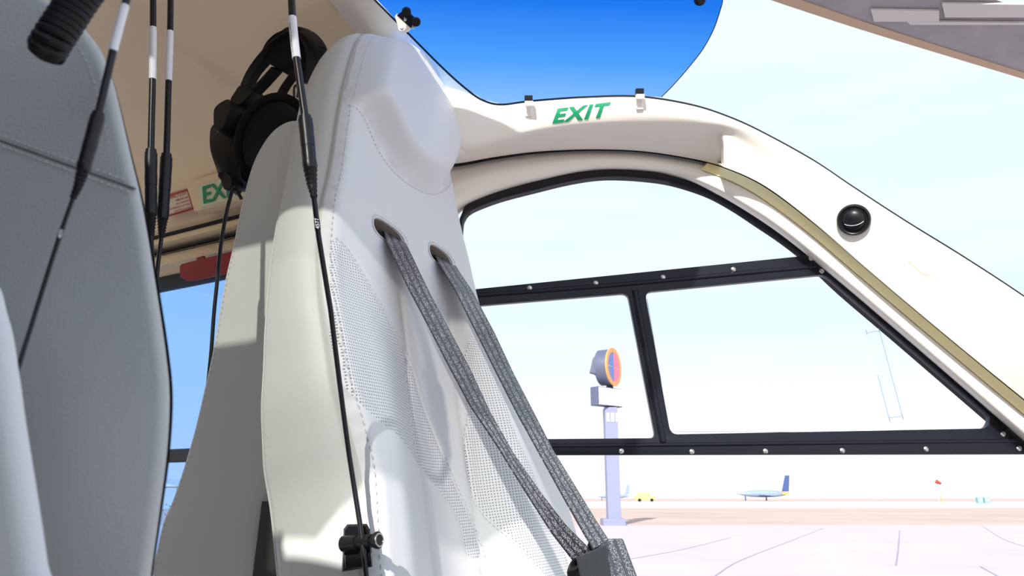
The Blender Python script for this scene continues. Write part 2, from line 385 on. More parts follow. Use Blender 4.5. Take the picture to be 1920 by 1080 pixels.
# parked planes and small far things
M['planeblue'] = mat('pale blue airframe', (.26, .32, .48), .4)
M['navy'] = mat('navy tail fin', (.05, .09, .25), .4)
M['olive'] = mat('yellow vehicle paint', (.66, .64, .20), .5)
M['signgreen'] = mat('green box paint', (.22, .42, .36), .5)
def jet(name, label, px, py, Yd, length, m, mt, tailo=True):
    c = on_ground(px, 930 + (CZ) / Yd * FPX * 1.02); c = atY(px, py, Yd); c[2] = 0
    t = thing(name, label, 'aeroplane', c, 'parked aeroplanes on the horizon')
    L = length; h = L * .13
    xs = np.linspace(-.5, .5, 13); pr = [(x * L, .065 * L * max(.12, (1 - abs(2 * x) ** 3.2))) for x in xs]
    MB().lathe(c + np.array([0, 0, h]), (1, 0, 0), [(p[0], p[1]) for p in pr], 14).build('fuselage', m, t)
    b = MB(); b.loft([[c + np.array(q) * L + np.array([0, 0, h]) for q in ((.36, -.01, .04), (.49, -.01, .04), (.53, -.01, .34), (.45, -.01, .34))], [c + np.array(q) * L + np.array([0, 0, h]) for q in ((.36, .01, .04), (.49, .01, .04), (.53, .01, .34), (.45, .01, .34))]], closed=True, cap=True)
    b.build('tail_fin', mt, t, False)
    MB().box(c + np.array([0, 0, h * .8]), (.22 * L, .9 * L, .012 * L), None, 0).build('wing', m, t, False)
    for dx in (-.35, .05):
        MB().tube([c + np.array([dx * L, 0, 0]), c + np.array([dx * L, 0, h])], .012 * L, 8).build('wheel_leg', M['navy'], t)
    return t
jp = jet('aeroplane', 'far parked aeroplane with a dark tail fin right of the pylon sign', 1432, 935, 230, 15.5, M['planeblue'], M['navy'])
MB().box(np.array(jp.location) + np.array([.40 * 15.5, -1.2, 15.5 * .14]), (2.0, .2, .8), None, 0).build('tail_band', M['orange'], jp, False)
jet('aeroplane', 'tiny low aeroplane on the horizon behind the pylon sign post', 1150, 942, 240, 10, M['planeblue'], M['planeblue'])
def vehicle(name, label, px, Yd, size, m, cat):
    c = atY(px, 930, Yd); c[2] = 0; t = thing(name, label, cat, c); L, W, H = size
    MB().box(c + np.array([0, 0, H * .42]), (L, W, H * .5), None, .08 * H).build('body', m, t, False)
    MB().box(c + np.array([-.05 * L, 0, H * .82]), (L * .55, W * .9, H * .36), None, .08 * H).build('cab', m, t, False)
    for dx in (-.3, .3):
        MB().lathe(c + np.array([dx * L, -W / 2 - .02, H * .18]), (0, 1, 0), [(0, H * .18), (.25, H * .18)], 14).build('wheel', M['rubber'], t)
    return t
vehicle('tug', 'small yellow ground vehicle far right of the pylon sign foot', 1209, 190, (5, 2.2, 2.2), M['olive'], 'vehicle')
c = atY(1842, 930, 150); c[2] = 0
bx = thing('utility_box', 'green utility cabinets far off near the right edge', 'cabinet', c)
for i in range(2):
    MB().box(c + np.array([-.7 + 1.3 * i, 0, .55]), (1.1, .8, 1.1), None, .05).build('cabinet', M['signgreen'], bx, False)
    MB().box(c + np.array([-.7 + 1.3 * i, -.42, .62]), (.5, .04, .5), None, .01).build('panel', M['signwhite'], bx, False)
c = atY(1765, 930, 120); c[2] = 0
pl = thing('marker_pole', 'thin orange marker pole standing far off on the dirt', 'pole', c)
MB().tube([c, c + UP * .9, c + UP * 1.6], .06, 8).build('pole', M['orange'], pl)
MB().lathe(c, UP, [(0, .25), (.08, .22)], 12).build('foot', M['orange'], pl)
c = atY(1759, 930, 200); c[2] = 0
ws = thing('windsock', 'small red windsock above the horizon at right', 'windsock', c)
MB().tube([c, c + UP * 2.4, c + UP * 5.1], [.07, .06, .05], 8).build('mast', M['signwhite'], ws)
MB().lathe(c + UP * 5.0, (1, 0, -.5), [(0, .5), (.6, .42), (1.3, .28)], 12).build('sock', M['redprint'], ws)
M['hangar'] = mat('grey green hangar', (.40, .44, .42), .7)
c = atY(308, 930, 90); c[2] = 0
hg = thing('hangar', 'distant low hangar seen between the grey seats', 'building', c)
MB().box(c + UP * 1.2, (7, 10, 2.4), None, 0).build('wall', M['hangar'], hg, False)
b = MB(); r0 = [c + np.array(q) for q in ((-3.7, -5.2, 2.35), (3.7, -5.2, 2.35), (0, -5.2, 3.3))]; b.loft([r0, [p + np.array([0, 10.4, 0]) for p in r0]], closed=True, cap=True); b.build('roof', M['runway'], hg, False)

# rotor blade overhead
M['blade'] = mat('grey rotor blade', (.27, .255, .26), .35, vary=(8, .12))
M['bladeedge'] = mat('tan leading edge strip', (.45, .31, .20), .5)
M['reflectpale'] = mat('pale windscreen reflection', (.52, .50, .46), .4)
bo = atY(1700, 60, 2.6); bn = np.array([-.12, -.22, -1.]); bn /= np.linalg.norm(bn)
def bl(px, py): return on_plane(px, py, bo, bn)
blade = thing('rotor_blade', 'grey main rotor blade with tan leading edge above the windscreen', 'rotor blade', bo)
low = [bl(*q) for q in ((1000, -162), (1380, -32), (1470, 0), (1610, 47), (1760, 94), (1920, 143), (2100, 199))]
top = [bl(*q) for q in ((1000, -520), (1380, -260), (1470, -200), (1610, -120), (1760, -45), (1920, 20), (2100, 95))]
low = catmull(low, 20); top = catmull(top, 20)
def airfoil(th):
    rows = []
    for t in np.linspace(0, 1, 9): rows.append(low + (top - low) * t - bn * th * math.sin(math.pi * min(t * 2, .5 + t / 2)) + bn * .0)
    return rows
b = MB(); rw = airfoil(.02); b.loft(rw + [low + (top - low) * t + bn * .002 for t in np.linspace(1, 0, 5)]); b.build('blade_skin', M['blade'], blade)
b = MB(); e0 = low + (top - low) * -.05; e1 = low + (top - low) * .075
b.loft([e0, e1 + bn * .006, e1 - bn * .03, e0 - bn * .01, e0], closed=False); b.build('leading_edge', M['bladeedge'], blade)
for (x0, y0, x1, y1) in ((1632, 14, 1760, 36), (1700, 36, 1925, 42), (1765, 2, 1925, 28)):  # pale bars imitating a reflection of the cabin in the windscreen
    b = MB(); q = [bl(x0, y0), bl(x1, y0 + 2), bl(x1, y1), bl(x0 + 6, y1)]; b.loft([[p + bn * .014 for p in q], [p + bn * .004 for p in q]], closed=True, cap=True); b.build('reflection_bar', M['reflectpale'], blade, False)

# ================================================================== CABIN SHELL
def px_curve(L, n): return catmull([atY(*q) for q in L], n)
NN = 228
A_ = [(560, -140, 1.04), (640, -62, 1.11), (690, -10, 1.16), (760, 60, 1.20), (830, 130, 1.225), (875, 170, 1.24), (905, 190, 1.25), (940, 198, 1.255), (1000, 191, 1.255), (1100, 184, 1.25), (1200, 183, 1.25), (1300, 199, 1.25), (1380, 226, 1.25), (1450, 260, 1.25), (1530, 305, 1.25), (1600, 352, 1.25), (1700, 417, 1.25), (1810, 485, 1.25), (1920, 557, 1.25), (2060, 655, 1.25), (2340, 862, 1.25)]
C_ = [(520, -140, 1.048), (600, -62, 1.138), (655, 0, 1.198), (700, 58, 1.238), (760, 135, 1.263), (800, 200, 1.278), (830, 255, 1.272), (872, 278, 1.272), (940, 262, 1.272), (1020, 246, 1.272), (1110, 235, 1.272), (1200, 232, 1.272), (1290, 237, 1.272), (1357, 249, 1.272), (1440, 300, 1.272), (1535, 378, 1.272), (1640, 466, 1.272), (1750, 560, 1.272), (1860, 655, 1.272), (2000, 775, 1.272), (2270, 1005, 1.272)]
B_ = [(500, -130, 1.120), (575, -50, 1.210), (630, 15, 1.270), (680, 80, 1.310), (740, 160, 1.330), (780, 230, 1.345), (800, 300, 1.360), (850, 307, 1.360), (930, 294, 1.360), (1010, 284, 1.360), (1105, 280, 1.360), (1200, 283, 1.360), (1290, 296, 1.360), (1357, 313, 1.360), (1435, 349, 1.360), (1530, 420, 1.360), (1630, 507, 1.360), (1740, 600, 1.360), (1850, 691, 1.360), (1990, 805, 1.360), (2255, 1028, 1.360)]
A3 = px_curve(A_, NN); C3 = px_curve(C_, NN); B3 = px_curve(B_, NN)
BX = np.array([proj(p)[0] for p in B3]); BY = np.where(BX < 1354, 1.36, 1.294) ; BY = np.where(BX < 800, B3[:, 1], BY)
B3 = CAM + (B3 - CAM) * (BY / B3[:, 1])[:, None]      # the soffit ends at a step, forward of it the pillar is flush
off = np.array([0, .03, .0])
mid = [A3 + (C3 - A3) * t + np.array([0, -.006 * math.sin(math.pi * t), 0]) for t in (0., .12, .3, .5, .7, .85, .95)]
c1 = C3 + (B3 - C3) * .06; b1 = [C3 + (B3 - C3) * t for t in (.12, .35, .6, .85, 1.)]
rows = [A3 + np.array([0, .04, .012]), A3 + np.array([0, .006, .003])] + mid + [c1] + b1 + [B3 + np.array([0, .03, .022])]
b = MB(); b.loft(rows)
header = struct(b.build('wall_left', M['cream'], None, True, 65))
# dark edge bead round the windscreen
bead = MB().tube(A3 + np.array([0, .006, .0045]), .0028, 8).build('trim_4', M['rubber']); struct(bead)
from mathutils.bvhtree import BVHTree
def bvh_of(o): return BVHTree.FromPolygons([tuple(o.matrix_world @ v.co) for v in o.data.vertices], [tuple(p.vertices) for p in o.data.polygons])
HB = bvh_of(header)
def on_header(px, py, back=0.):
    d = ray(px, py); h_ = HB.ray_cast(Vector(CAM), Vector(d)); P = np.array(h_[0]); return P - d / np.linalg.norm(d) * back
def header_normal(px, py):
    d = ray(px, py); n = np.array(HB.ray_cast(Vector(CAM), Vector(d))[1]); return n if n @ d < 0 else -n
text_mesh('EXIT', .0445, on_header(1034, 231), *(lambda a, u: (a, u))(*(lambda p, q, r: ((q - p) / np.linalg.norm(q - p), (r - p) / np.linalg.norm(r - p) * .80))(on_header(1034, 231), on_header(1130, 219), on_header(1036, 206))), M['green'], header, 'exit_lettering', lift=.0009, bold=.035, shear=.24, drape=HB)
# moulded pad at the headrest's right
pp = [(835, 165), (858, 195), (872, 235), (876, 262), (868, 279), (845, 288), (815, 280), (800, 200)]
O0 = atY(850, 230, 1.27); pn = np.array([-.25, -.95, -.2]); pn /= np.linalg.norm(pn); pu = np.cross(UP, pn); pu /= np.linalg.norm(pu); pu = -pu; pv = np.cross(pn, pu); pv = pv if pv[2] > 0 else -pv
ol = catmull(to2d([on_plane(x, y, O0, pn) for x, y in pp], O0, pu, pv), 40, True)
rounded_pad('anchor_cover', ol, O0, pu, pv, pn, .05, .008, M['cream'], header, .008)
# pressed finger tab and eyeball vent on the pillar
tb = MB(); tp = catmull([on_header(x, y) for x, y in ((1703, 489), (1718, 502), (1728, 512), (1742, 515), (1755, 508))], 16); tb.tube(tp, .0011, 6); tb.build('pressed_tab', M['yellow'], header)
vc = on_header(1601, 412); va = header_normal(1601, 412) + np.array([-.1, 0, 0])
va = va / np.linalg.norm(va)
vent = thing('air_vent', 'round black eyeball air vent on the white pillar', 'air vent', vc)
MB().lathe(vc - va * .01, va, [(0, .027), (.012, .0285), (.017, .0275), (.019, .025), (.018, .0235), (.012, .0225), (.006, .022)], 48).build('bezel', M['plastic'], vent)
MB().lathe(vc - va * .006, va, [(0, .0222), (.010, .0212), (.016, .018), (.0195, .012), (.021, .005), (.0212, .0005)], 40).build('eyeball', M['plastic'], vent)
MB().lathe(vc - va * .006, va, [(.0085, .0232), (.0125, .0238), (.0125, .0222)], 40).build('inner_ring', M['plastic'], vent)
vu = np.cross(UP, va); vu /= np.linalg.norm(vu); vv = np.cross(va, vu)
slit = [vc - va * .006 + vu * .0185 * math.cos(t) + vv * (.0105 * math.sin(t) + .001) + va * (.0085 + .0125 * (math.sin(-t)) ** .7) for t in np.linspace(math.pi + .05, 2 * math.pi - .05, 20)]
MB().tube(slit, .0005, 6).build('shutter_edge', M['edge'], vent)

# roof window glass, windscreen and the blue shade
def shell_sheet(name, m, i0, i1, ups, solid=.0, par=None, offs=(0, 0, 0)):
    seg = A3[i0:i1]; rows = [seg + np.array(offs) + np.array([0, .006, .003])]
    for dy, dz, dx in ups: rows.append(seg + np.array(offs) + np.array([dx, dy, dz]))
    b = MB(); b.loft(rows); return b.build(name, m, par)
i_b = int(np.argmin(np.linalg.norm(A3 - atY(1240, 188, 1.25), axis=1)))
g1 = struct(shell_sheet('window_1', M['glass'], 0, len(A3), ((-.02, .07, .01), (-.06, .14, .03), (-.12, .21, .06), (-.20, .27, .10), (-.30, .31, .14))))
# blue shade: outline on its own gently tilted plane just inside the glass
bs = [(700, -8), (762, 58), (832, 128), (877, 168), (907, 187), (942, 195), (1002, 188), (1102, 181), (1200, 180), (1240, 182)] 
be = [(1262, 160), (1290, 128), (1318, 92), (1338, 55), (1350, 20), (1355, -2), (1352, -40), (1330, -90), (1250, -120), (1050, -130), (850, -130), (600, -130)]
SO = atY(1050, 100, 1.205); SN = np.array([.06, -.80, -.6]); SN /= np.linalg.norm(SN)
su = np.cross(SN, UP); su /= np.linalg.norm(su); su = su if su[0] > 0 else -su; sv = np.cross(su, SN); sv = sv if sv[2] > 0 else -sv
pol = np.concatenate([to2d([on_plane(x, y, SO, SN) for x, y in bs], SO, su, sv), to2d([on_plane(x, y, SO, SN) for x, y in be], SO, su, sv)])
def blue_sheet():
    m = glass('blue tinted shade', (.04, .30, .84), .05); t = m.node_tree
    tr = [n for n in t.nodes if n.type == 'BSDF_TRANSPARENT'][0]
    c = t.nodes.new('ShaderNodeUVMap'); c.uv_map = 'uv'; s = t.nodes.new('ShaderNodeSeparateXYZ'); r = t.nodes.new('ShaderNodeValToRGB')
    t.links.new(c.outputs[0], s.inputs[0]); t.links.new(s.outputs['Y'], r.inputs[0]); t.links.new(r.outputs[0], tr.inputs[0])
    r.color_ramp.elements[0].position = .0; r.color_ramp.elements[0].color = (.29, .53, .93, 1)
    r.color_ramp.elements[1].position = 1; r.color_ramp.elements[1].color = (.012, .19, .76, 1)
    k = r.color_ramp.elements.new(.42); k.color = (.09, .37, .90, 1)
    return m
M['shade'] = blue_sheet()
Vb, Fb = cdt([pol], .03, pol)
Pb = SO + Vb[:, :1] * su + Vb[:, 1:] * sv
shade = thing('sun_shade', 'blue tinted clear sun shade clipped under the roof window', 'sun shade', SO)
sheet, idx = sub_mesh(Pb, Fb, np.ones(len(Fb), bool), 'tinted_sheet', M['shade'], shade)
vlo, vhi = to2d([on_plane(940, 195, SO, SN), on_plane(940, -10, SO, SN)], SO, su, sv)[:, 1]
set_uv(sheet.data, [(0, float(np.clip((Vb[i][1] - vlo) / (vhi - vlo), 0, 1))) for i in idx])
ep = [on_plane(x, y, SO, SN) for x, y in [(1240, 182)] + be[:7]]
MB().tube(catmull(ep, 30), .0009, 6).build('sheet_edge', M['black'], shade)
kc = on_plane(1310, 0, SO, SN)
MB().lathe(kc, SN, [(-.004, .008), (.004, .010), (.010, .010), (.014, .006)], 20).build('bumper', M['rubber'], shade)
# the shade's two clips and the windscreen bracket
def clip_on_edge(px, py, label):
    c = on_header(px, py + 12); t = thing('edge_clip', label, 'clip', c, 'shade clips on the window edge')
    R = np.array(Matrix.Rotation(.25, 3, 'X'))
    MB().box(atY(px, py + 3, 1.238), (.016, .010, .010), R, .0015).build('clip_jaw', M['cream'], t, False)
    MB().box(atY(px - 1, py - 7, 1.236), (.015, .012, .010), R, .001).build('clip_pad', M['black'], t, False)
    MB().box(on_header(px - 1, py + 14), (.011, .006, .022), R, .001).build('clip_tongue', M['cream'], t, False)
    MB().box(on_header(px - 1, py + 25), (.013, .008, .004), R, .001).build('clip_lip', M['cream'], t, False)
clip_on_edge(992, 192, 'small cream clip left of the EXIT lettering on the window edge')
clip_on_edge(1200, 179, 'small cream clip right of the EXIT lettering on the window edge')
def shY(px, py, d_=.012): return float(on_plane(px, py, SO, SN)[1]) - d_
bc = atY(757, 42, shY(757, 42))
br = thing('window_bracket', 'cream bracket with black bolted plate on the sloping roof frame', 'bracket', bc)
def slab(name, pts, n, th, m, par, bev=True):
    n = np.array(n, float) / np.linalg.norm(n); pts = [np.asarray(p) for p in pts]
    b = MB(); b.loft([[p - n * th / 2 for p in pts], [p + n * th / 2 for p in pts]], closed=True, cap=True); return b.build(name, m, par, False)
slab('bracket_plate', [atY(*q) for q in ((741, 31, shY(741, 31)), (745, 26, shY(745, 26)), (771, 52, shY(771, 52)), (765, 59, shY(765, 59)), (757, 62, shY(757, 62)), (748, 54, shY(748, 54)))], (-.3, -.9, -.2), .003, M['cream'], br)
pl_ = slab('black_plate', [atY(*q) for q in ((745, 28, shY(745, 28)), (756, 20, shY(756, 20)), (766, 21, shY(766, 21)), (772, 29, shY(772, 29)), (784, 38, shY(784, 38)), (785, 44, shY(785, 44)), (778, 49, shY(778, 49)), (771, 52, shY(771, 52)))], (-.3, -.6, -.7), .004, M['black'], br)
MB().lathe(atY(762, 21, shY(762, 21, .016)), (.1, -.5, -.8), [(-.004, .006), (.0, .008), (.004, .008), (.005, .0055)], 18).build('bush', M['rubber'], br)
MB().lathe(atY(780, 40, shY(780, 40, .016)), (.1, -.5, -.8), [(-.004, .006), (.0, .008), (.004, .008), (.005, .0055)], 18).build('bush', M['rubber'], br)
for px, py, Y in ((760, 31, shY(760, 31)), (775, 46, shY(775, 46))):
    MB().lathe(atY(px, py, Y), (.05, -.35, -.93), [(-.004, .0045), (.0, .0045), (.001, .0028), (.010, .0026), (.0105, .001)], 12).build('bolt', M['steel'], br)
MB().lathe(atY(754, 51, shY(754, 51, .016)), (-.2, -.95, -.2), [(-.002, .007), (.001, .007), (.0015, .0042), (.004, .0038), (.0045, .001)], 18).build('screw', M['cream'], br)

# ------------------------------------------------------------------ far front door with its bubble window
D_ = [(500, -120, 1.4), (575, -40, 1.4), (630, 30, 1.4), (680, 100, 1.4), (740, 190, 1.4), (780, 270, 1.4), (815, 420, 1.4), (868, 386, 1.40), (938, 358, 1.40), (1010, 339, 1.40), (1105, 320, 1.40), (1190, 319, 1.40), (1265, 329, 1.40), (1325, 350, 1.40), (1385, 381, 1.40), (1470, 438, 1.40), (1570, 519, 1.40), (1690, 621, 1.40), (1810, 724, 1.40), (1950, 845, 1.40), (2210, 1068, 1.40)]
i_d = int(np.argmin(np.linalg.norm(B3 - atY(850, 307, 1.335), axis=1))) - 12
D3 = px_curve(D_, NN)
def toward(P, Yv):     # same sight line, other depth
    d = P - CAM; return CAM + d * (Yv / d[:, 1])[:, None] if np.ndim(Yv) else CAM + d * (Yv / d[:, 1])[:, None]
def mixpx(t, Yv): return toward_arr(toward(B3, 1.4) * (1 - t) + toward(D3, 1.4) * t, Yv)
def toward_arr(P, Yv): return toward(P, Yv - .046 * smooth(1240, 1480, BX))
dsl = slice(i_d, None)
b = MB(); b.loft([r[dsl] for r in (mixpx(-.25, 1.405), mixpx(.0, 1.405), mixpx(.10, 1.405), mixpx(.30, 1.385), mixpx(.42, 1.378), mixpx(.5, 1.376), mixpx(.72, 1.378), mixpx(.86, 1.381), mixpx(.95, 1.388), mixpx(1.03, 1.40), mixpx(1.1, 1.42))])
door = struct(b.build('door_1', M['cream'], None, True, 60))
b = MB(); b.loft([r[dsl] for r in (mixpx(-.35, 1.402), mixpx(-.1, 1.392), mixpx(.03, 1.388), mixpx(.075, 1.39))]); b.build('door_seal', M['void'], door)
b = MB(); i_y = int(np.argmin(np.linalg.norm(B3 - atY(1330, 306, 1.335), axis=1)))
b.loft([r[i_y:] for r in (mixpx(.05, 1.384), mixpx(.20, 1.382), mixpx(.40, 1.373), mixpx(.42, 1.374))]); b.build('door_edge', M['yellow'], door)  # yellow tint stands for warm light bounced on to the cream door edge
# black seal round the arch
SEO = [(868, 600), (858, 480), (860, 420), (866, 400), (873, 386), (896, 374), (940, 358), (1000, 341), (1060, 327), (1110, 320), (1150, 318), (1200, 320), (1250, 327), (1330, 352), (1380, 378), (1430, 410), (1480, 445), (1530, 484), (1600, 545), (1700, 630), (1800, 716), (1900, 802), (1990, 880), (2200, 1062)]
SEI = [(880, 600), (868, 480), (868, 425), (872, 408), (882, 396), (905, 385), (945, 371), (1003, 356), (1060, 342), (1112, 333), (1155, 331), (1208, 334), (1262, 342), (1325, 362), (1373, 387), (1422, 419), (1468, 450), (1515, 487), (1580, 548), (1680, 633), (1780, 719), (1880, 805), (1970, 883), (2180, 1065)]
so = catmull([atY(x, y, 1.396) for x, y in SEO], 110); si = catmull([atY(x, y, 1.396) for x, y in SEI], 110)
b = MB(); b.loft([so + np.array([0, .02, 0]), so, so * .7 + si * .3 - np.array([0, .005, 0]), si * .7 + so * .3 - np.array([0, .005, 0]), si, si + np.array([0, .02, 0])])
b.build('window_seal', M['rubber'], door)
gl = MB(); gx = np.linspace(780, 2080, 30); gy = np.linspace(300, 1250, 24)
lim = lambda x: np.interp(x, [q[0] for q in SEO[2:]], [q[1] for q in SEO[2:]])
rows = [[atY(x, lim(x) + 4 + (1300 - lim(x)) * t, 1.402 + .035 * math.sin(math.pi * min(1, t * 1.2))) for x in gx] for t in np.linspace(0, 1, 14)]
gl.loft(rows); gl.build('window_pane', M['glass'], door)
# vent frame
VO = atY(1400, 700, 1.385); VN = np.array([0, -1., 0]); VU = np.array([1., 0, 0]); VV = UP
def vp(L): return to2d([on_plane(x, y, VO, VN) for x, y in L], VO, VU, VV)
def rcorner(pts, r):      # rounded polygon in pixels
    out = []; n = len(pts)
    for i in range(n):
        p = np.array(pts[i], float); a = np.array(pts[i - 1], float) - p; c = np.array(pts[(i + 1) % n], float) - p
        ra = min(r, np.linalg.norm(a) * .45, np.linalg.norm(c) * .45); a = p + a / np.linalg.norm(a) * ra; c = p + c / np.linalg.norm(c) * ra
        for t in np.linspace(0, 1, 6): out.append((1 - t) ** 2 * a + 2 * t * (1 - t) * p + t * t * c)
    return out
outer = vp(rcorner([(840, 549), (1532, 479), (1556, 495), (1920, 806), (1975, 852), (840, 854)], 12))
hole1 = vp(rcorner([(860, 577), (1176, 551), (1228, 822), (860, 825)], 12))
hole2 = vp(rcorner([(1208, 549), (1545, 516), (1855, 783), (1846, 804), (1256, 815)], 14))
Vf, Ff = cdt([outer, hole1, hole2], .5, outer)
cf = Vf[Ff].mean(1); keep = ~inside(cf, hole1) & ~inside(cf, hole2)
Pf = VO + Vf[:, :1] * VU + Vf[:, 1:] * VV
fr, _ = sub_mesh(Pf, Ff, keep, 'vent_frame', M['black'], door)
so_ = fr.modifiers.new('s', 'SOLIDIFY'); so_.thickness = .014; so_.offset = 0
bv = fr.modifiers.new('b', 'BEVEL'); bv.width = .003; bv.segments = 3; bv.limit_method = 'ANGLE'
ribs = [[(840, 558), (1170, 533), (1530, 499)], [(1190, 545), (1210, 655), (1243, 828)], [(840, 837), (1250, 834), (1905, 826)]]
rb = MB()
for rp, rw in zip(ribs, (.0045, .006, .0035)): rb.tube(catmull([on_plane(x, y, VO + VN * .0065, VN) for x, y in rp], 20), rw, 10)
rb.build('frame_rib', M['black'], fr)
MB().tube([on_plane(x, y, VO + VN * .007, VN) for x, y in ((1558, 512), (1700, 634), (1890, 803))], .004, 8).build('frame_rib', M['black'], fr)
b = MB(); q = vp(rcorner([(1205, 546), (1548, 513), (1858, 783), (1849, 807), (1253, 818)], 8)); b.add([VO + VU * p[0] + VV * p[1] + np.array([0, .004, 0]) for p in q], [tuple(range(len(q)))]); pane = b.build('sliding_pane', M['vent_glass'], door, False)
MB().tube([atY(x, y, 1.386) for x, y in ((1213, 560), (1235, 690), (1260, 808))], .0008, 6).build('pane_edge', M['edge'], pane)
MB().box((atY(1260, 814, 1.384) + atY(1845, 803, 1.384)) / 2, (.575, .006, .005), np.array(Matrix.Rotation(.006, 3, 'Y')), .001).build('pane_edge', M['edge'], pane, False)
b = MB(); q = vp(rcorner([(860, 574), (1179, 548), (1231, 825), (860, 828)], 8)); b.add([VO + VU * p[0] + VV * p[1] + np.array([0, .004, 0]) for p in q], [tuple(range(len(q)))]); b.build('fixed_pane', M['vent_glass'], door, False)
fs = [(1625, 624), (1649, 620), (1692, 780), (1667, 784)]
b = MB(); q = [atY(x, y, 1.383) for x, y in rcorner(fs, 5)]; b.loft([q, [p + np.array([0, -.006, 0]) for p in q]], closed=True, cap=True); fst = b.build('finger_strip', M['handle_clear'], pane, False)
MB().tube(catmull([atY(x, y, 1.377) for x, y in rcorner(fs, 5)], 60, True), .0006, 5).build('strip_edge', M['strip_edge'], fst)
for px, py in ((1540, 509), (1520, 485), (1375, 505), (1243, 520), (1117, 531), (993, 540), (1165, 846), (1297, 847), (1435, 846), (1579, 845), (1736, 842), (1910, 841), (1880, 814), (880, 549)):
    MB().lathe(on_plane(px, py, VO + VN * .006, VN), (0, -1, 0), [(0, .0048), (.0016, .0046), (.0026, .0030), (.003, .0008)], 14).build('screw', M['steel'], fr)

# ------------------------------------------------------------------ ceiling and rear wall (aircraft axes)
LW = 1.22
prof = [(.62, 2.30), (.75, 2.315), (.86, 2.315), (.95, 2.30), (1.03, 2.275), (1.10, 2.235), (1.155, 2.18), (1.19, 2.11), (1.21, 2.03), (LW, 1.985)]
pr = catmull(prof, 45)
def fend(l, z):       # the headliner stops under the bow
    lo, hi = -2.5, -.3
    for _ in range(30):
        m_ = (lo + hi) / 2; x, y = proj(heli(m_, l, z)); lim_ = np.interp(y, [-400, -62, 0, 58, 135, 200, 280, 340, 700], [300, 612, 668, 712, 765, 800, 790, 740, 690])
        if x < lim_: lo = m_
        else: hi = m_
    return lo
def crease(P):       # a soft fold running across the headliner
    x, y = proj(P); d_ = ((x - 255) * (160 - 32) - (y - 32) * (440 - 255)) / 225.
    return P + UP * (.007 * float(smooth(-9, 9, d_)) * float(smooth(500, 430, x)))
b = MB(); b.loft([[crease(heli(-2.2 + (fend(l, z) + 2.2) * t, l, z)) for t in np.linspace(0, 1, 130)] for l, z in catmull(prof, 140)])
ceil = struct(b.build('ceiling', M['ceiling'], None, True, 60))
# ribs and mouldings over the rear window: lines run along the aircraft axis
FRR = float(on_l(668, 520, LW) @ FW)
def zl(px, py, l): return on_l(px, py, l)[2]
z1 = zl(360, 433, LW - .005); z2 = zl(360, 463, LW - .005); z3 = zl(337, 513, LW); z4 = zl(355, 533, LW)
def band(name, zl_, m, par, f0=-2.9, f1=None, k=True):
    if f1 is None: f1 = FRR
    b = MB(); b.loft([[heli(f0, l, z), heli((f0 + f1) / 2, l, z), heli(f1, l, z)] for l, z in zl_]); o = b.build(name, m, par, True, 30)
    return struct(o) if k else o
rear = band('wall_rear', [(LW + .02, z1 + .04), (LW + .02, z1 - .004), (LW - .03, z1 - .012), (LW - .035, z1 - .03), (LW - .01, z2 + .006), (LW + .03, z2 + .004), (LW + .03, z2 - .004), (LW - .02, z2 - .012), (LW - .03, z2 - .045), (LW - .01, z3 + .012), (LW + .01, z3)], M['ceiling'], None)
band('wall_seam', [(LW - .002, z1 + .002), (LW - .034, z1 - .003), (LW - .034, z1 - .012)], M['void'], rear, k=False)
band('wall_seam', [(LW - .002, z2 + .002), (LW - .032, z2 - .004), (LW - .032, z2 - .010)], M['void'], rear, k=False)
win = band('window_2', [(LW + .012, z3 + .01), (LW - .0, z3), (LW - .002, z4), (LW + .012, z4 - .003)], M['rubber'], None)
band('window_pane', [(LW + .006, z4 + .01), (LW + .006, .9)], M['rear_glass'], win, k=False)
zb = zl(331, 855, LW)
band('window_bar', [(LW - .01, zb + .016), (LW - .014, zb + .012), (LW - .014, zb - .012), (LW - .01, zb - .016)], M['black'], win, k=False)
# EXIT plate, emergency placard and red handle on the rear wall
def wl(px, py, dl=0): return on_l(px, py, LW - .03 - dl)
def axes(p0, p1): u = (p1 - p0); u = u / np.linalg.norm(u); return u
ux = -FW * -1.0
ux = FW.copy()
LWp = 1.185
def wp(px, py, dl=0.): return on_l(px, py, LWp - dl)
def wslab(name, pts, dl, th, m, par): return slab(name, [wp(x, y, dl) for x, y in pts], AW, th, m, par)
ex = thing('exit_sign', 'green EXIT on a cream raised plate over the rear window', 'exit sign', wp(405, 365))
wslab('raised_base', [(357, 346), (452, 318), (462, 378), (374, 400)], .012, .03, M['ceiling'], ex)
wslab('glow_plate', [(370, 350), (452, 326), (460, 368), (378, 390)], .03, .006, M['glow'], ex)
o0 = wp(380, 382, .034); o1 = wp(440, 366, .034); uu = axes(o0, o1)
text_mesh('EXIT', np.linalg.norm(wp(379, 350, .034) - o0) / .70, o0, uu, axes(o0, wp(378, 351, .034)), M['green'], ex, 'exit_lettering', lift=.001, bold=.02)
pc = thing('emergency_placard', 'red bordered emergency exit placard behind the hanging cable plugs', 'placard', wp(330, 380))
wslab('red_border', [(296, 372), (353, 354), (364, 391), (302, 410)], .012, .004, M['redprint'], pc)
wslab('placard_face', [(300, 375), (351, 359), (360, 389), (305, 406)], .015, .004, M['placard'], pc)
for i, (tx, sz) in enumerate((('EMERGENCY EXIT', .0135), ('REMOVE CAP', .0082), ('PULL HANDLE', .0082), ('PUSH WINDOW AT ONE', .0082), ('END TO OUTSIDE', .0082))):
    a = wp(350 + i * 2.2, 364 + i * 6.2 + (1 if i else 0), .018); text_mesh(tx, sz, a, FW, UP, M['redprint'], pc, 'placard_text', lift=.0005, align='RIGHT', bold=.012)
hd = thing('release_lever', 'red emergency handle on the rear window top edge', 'handle', wp(380, 505))
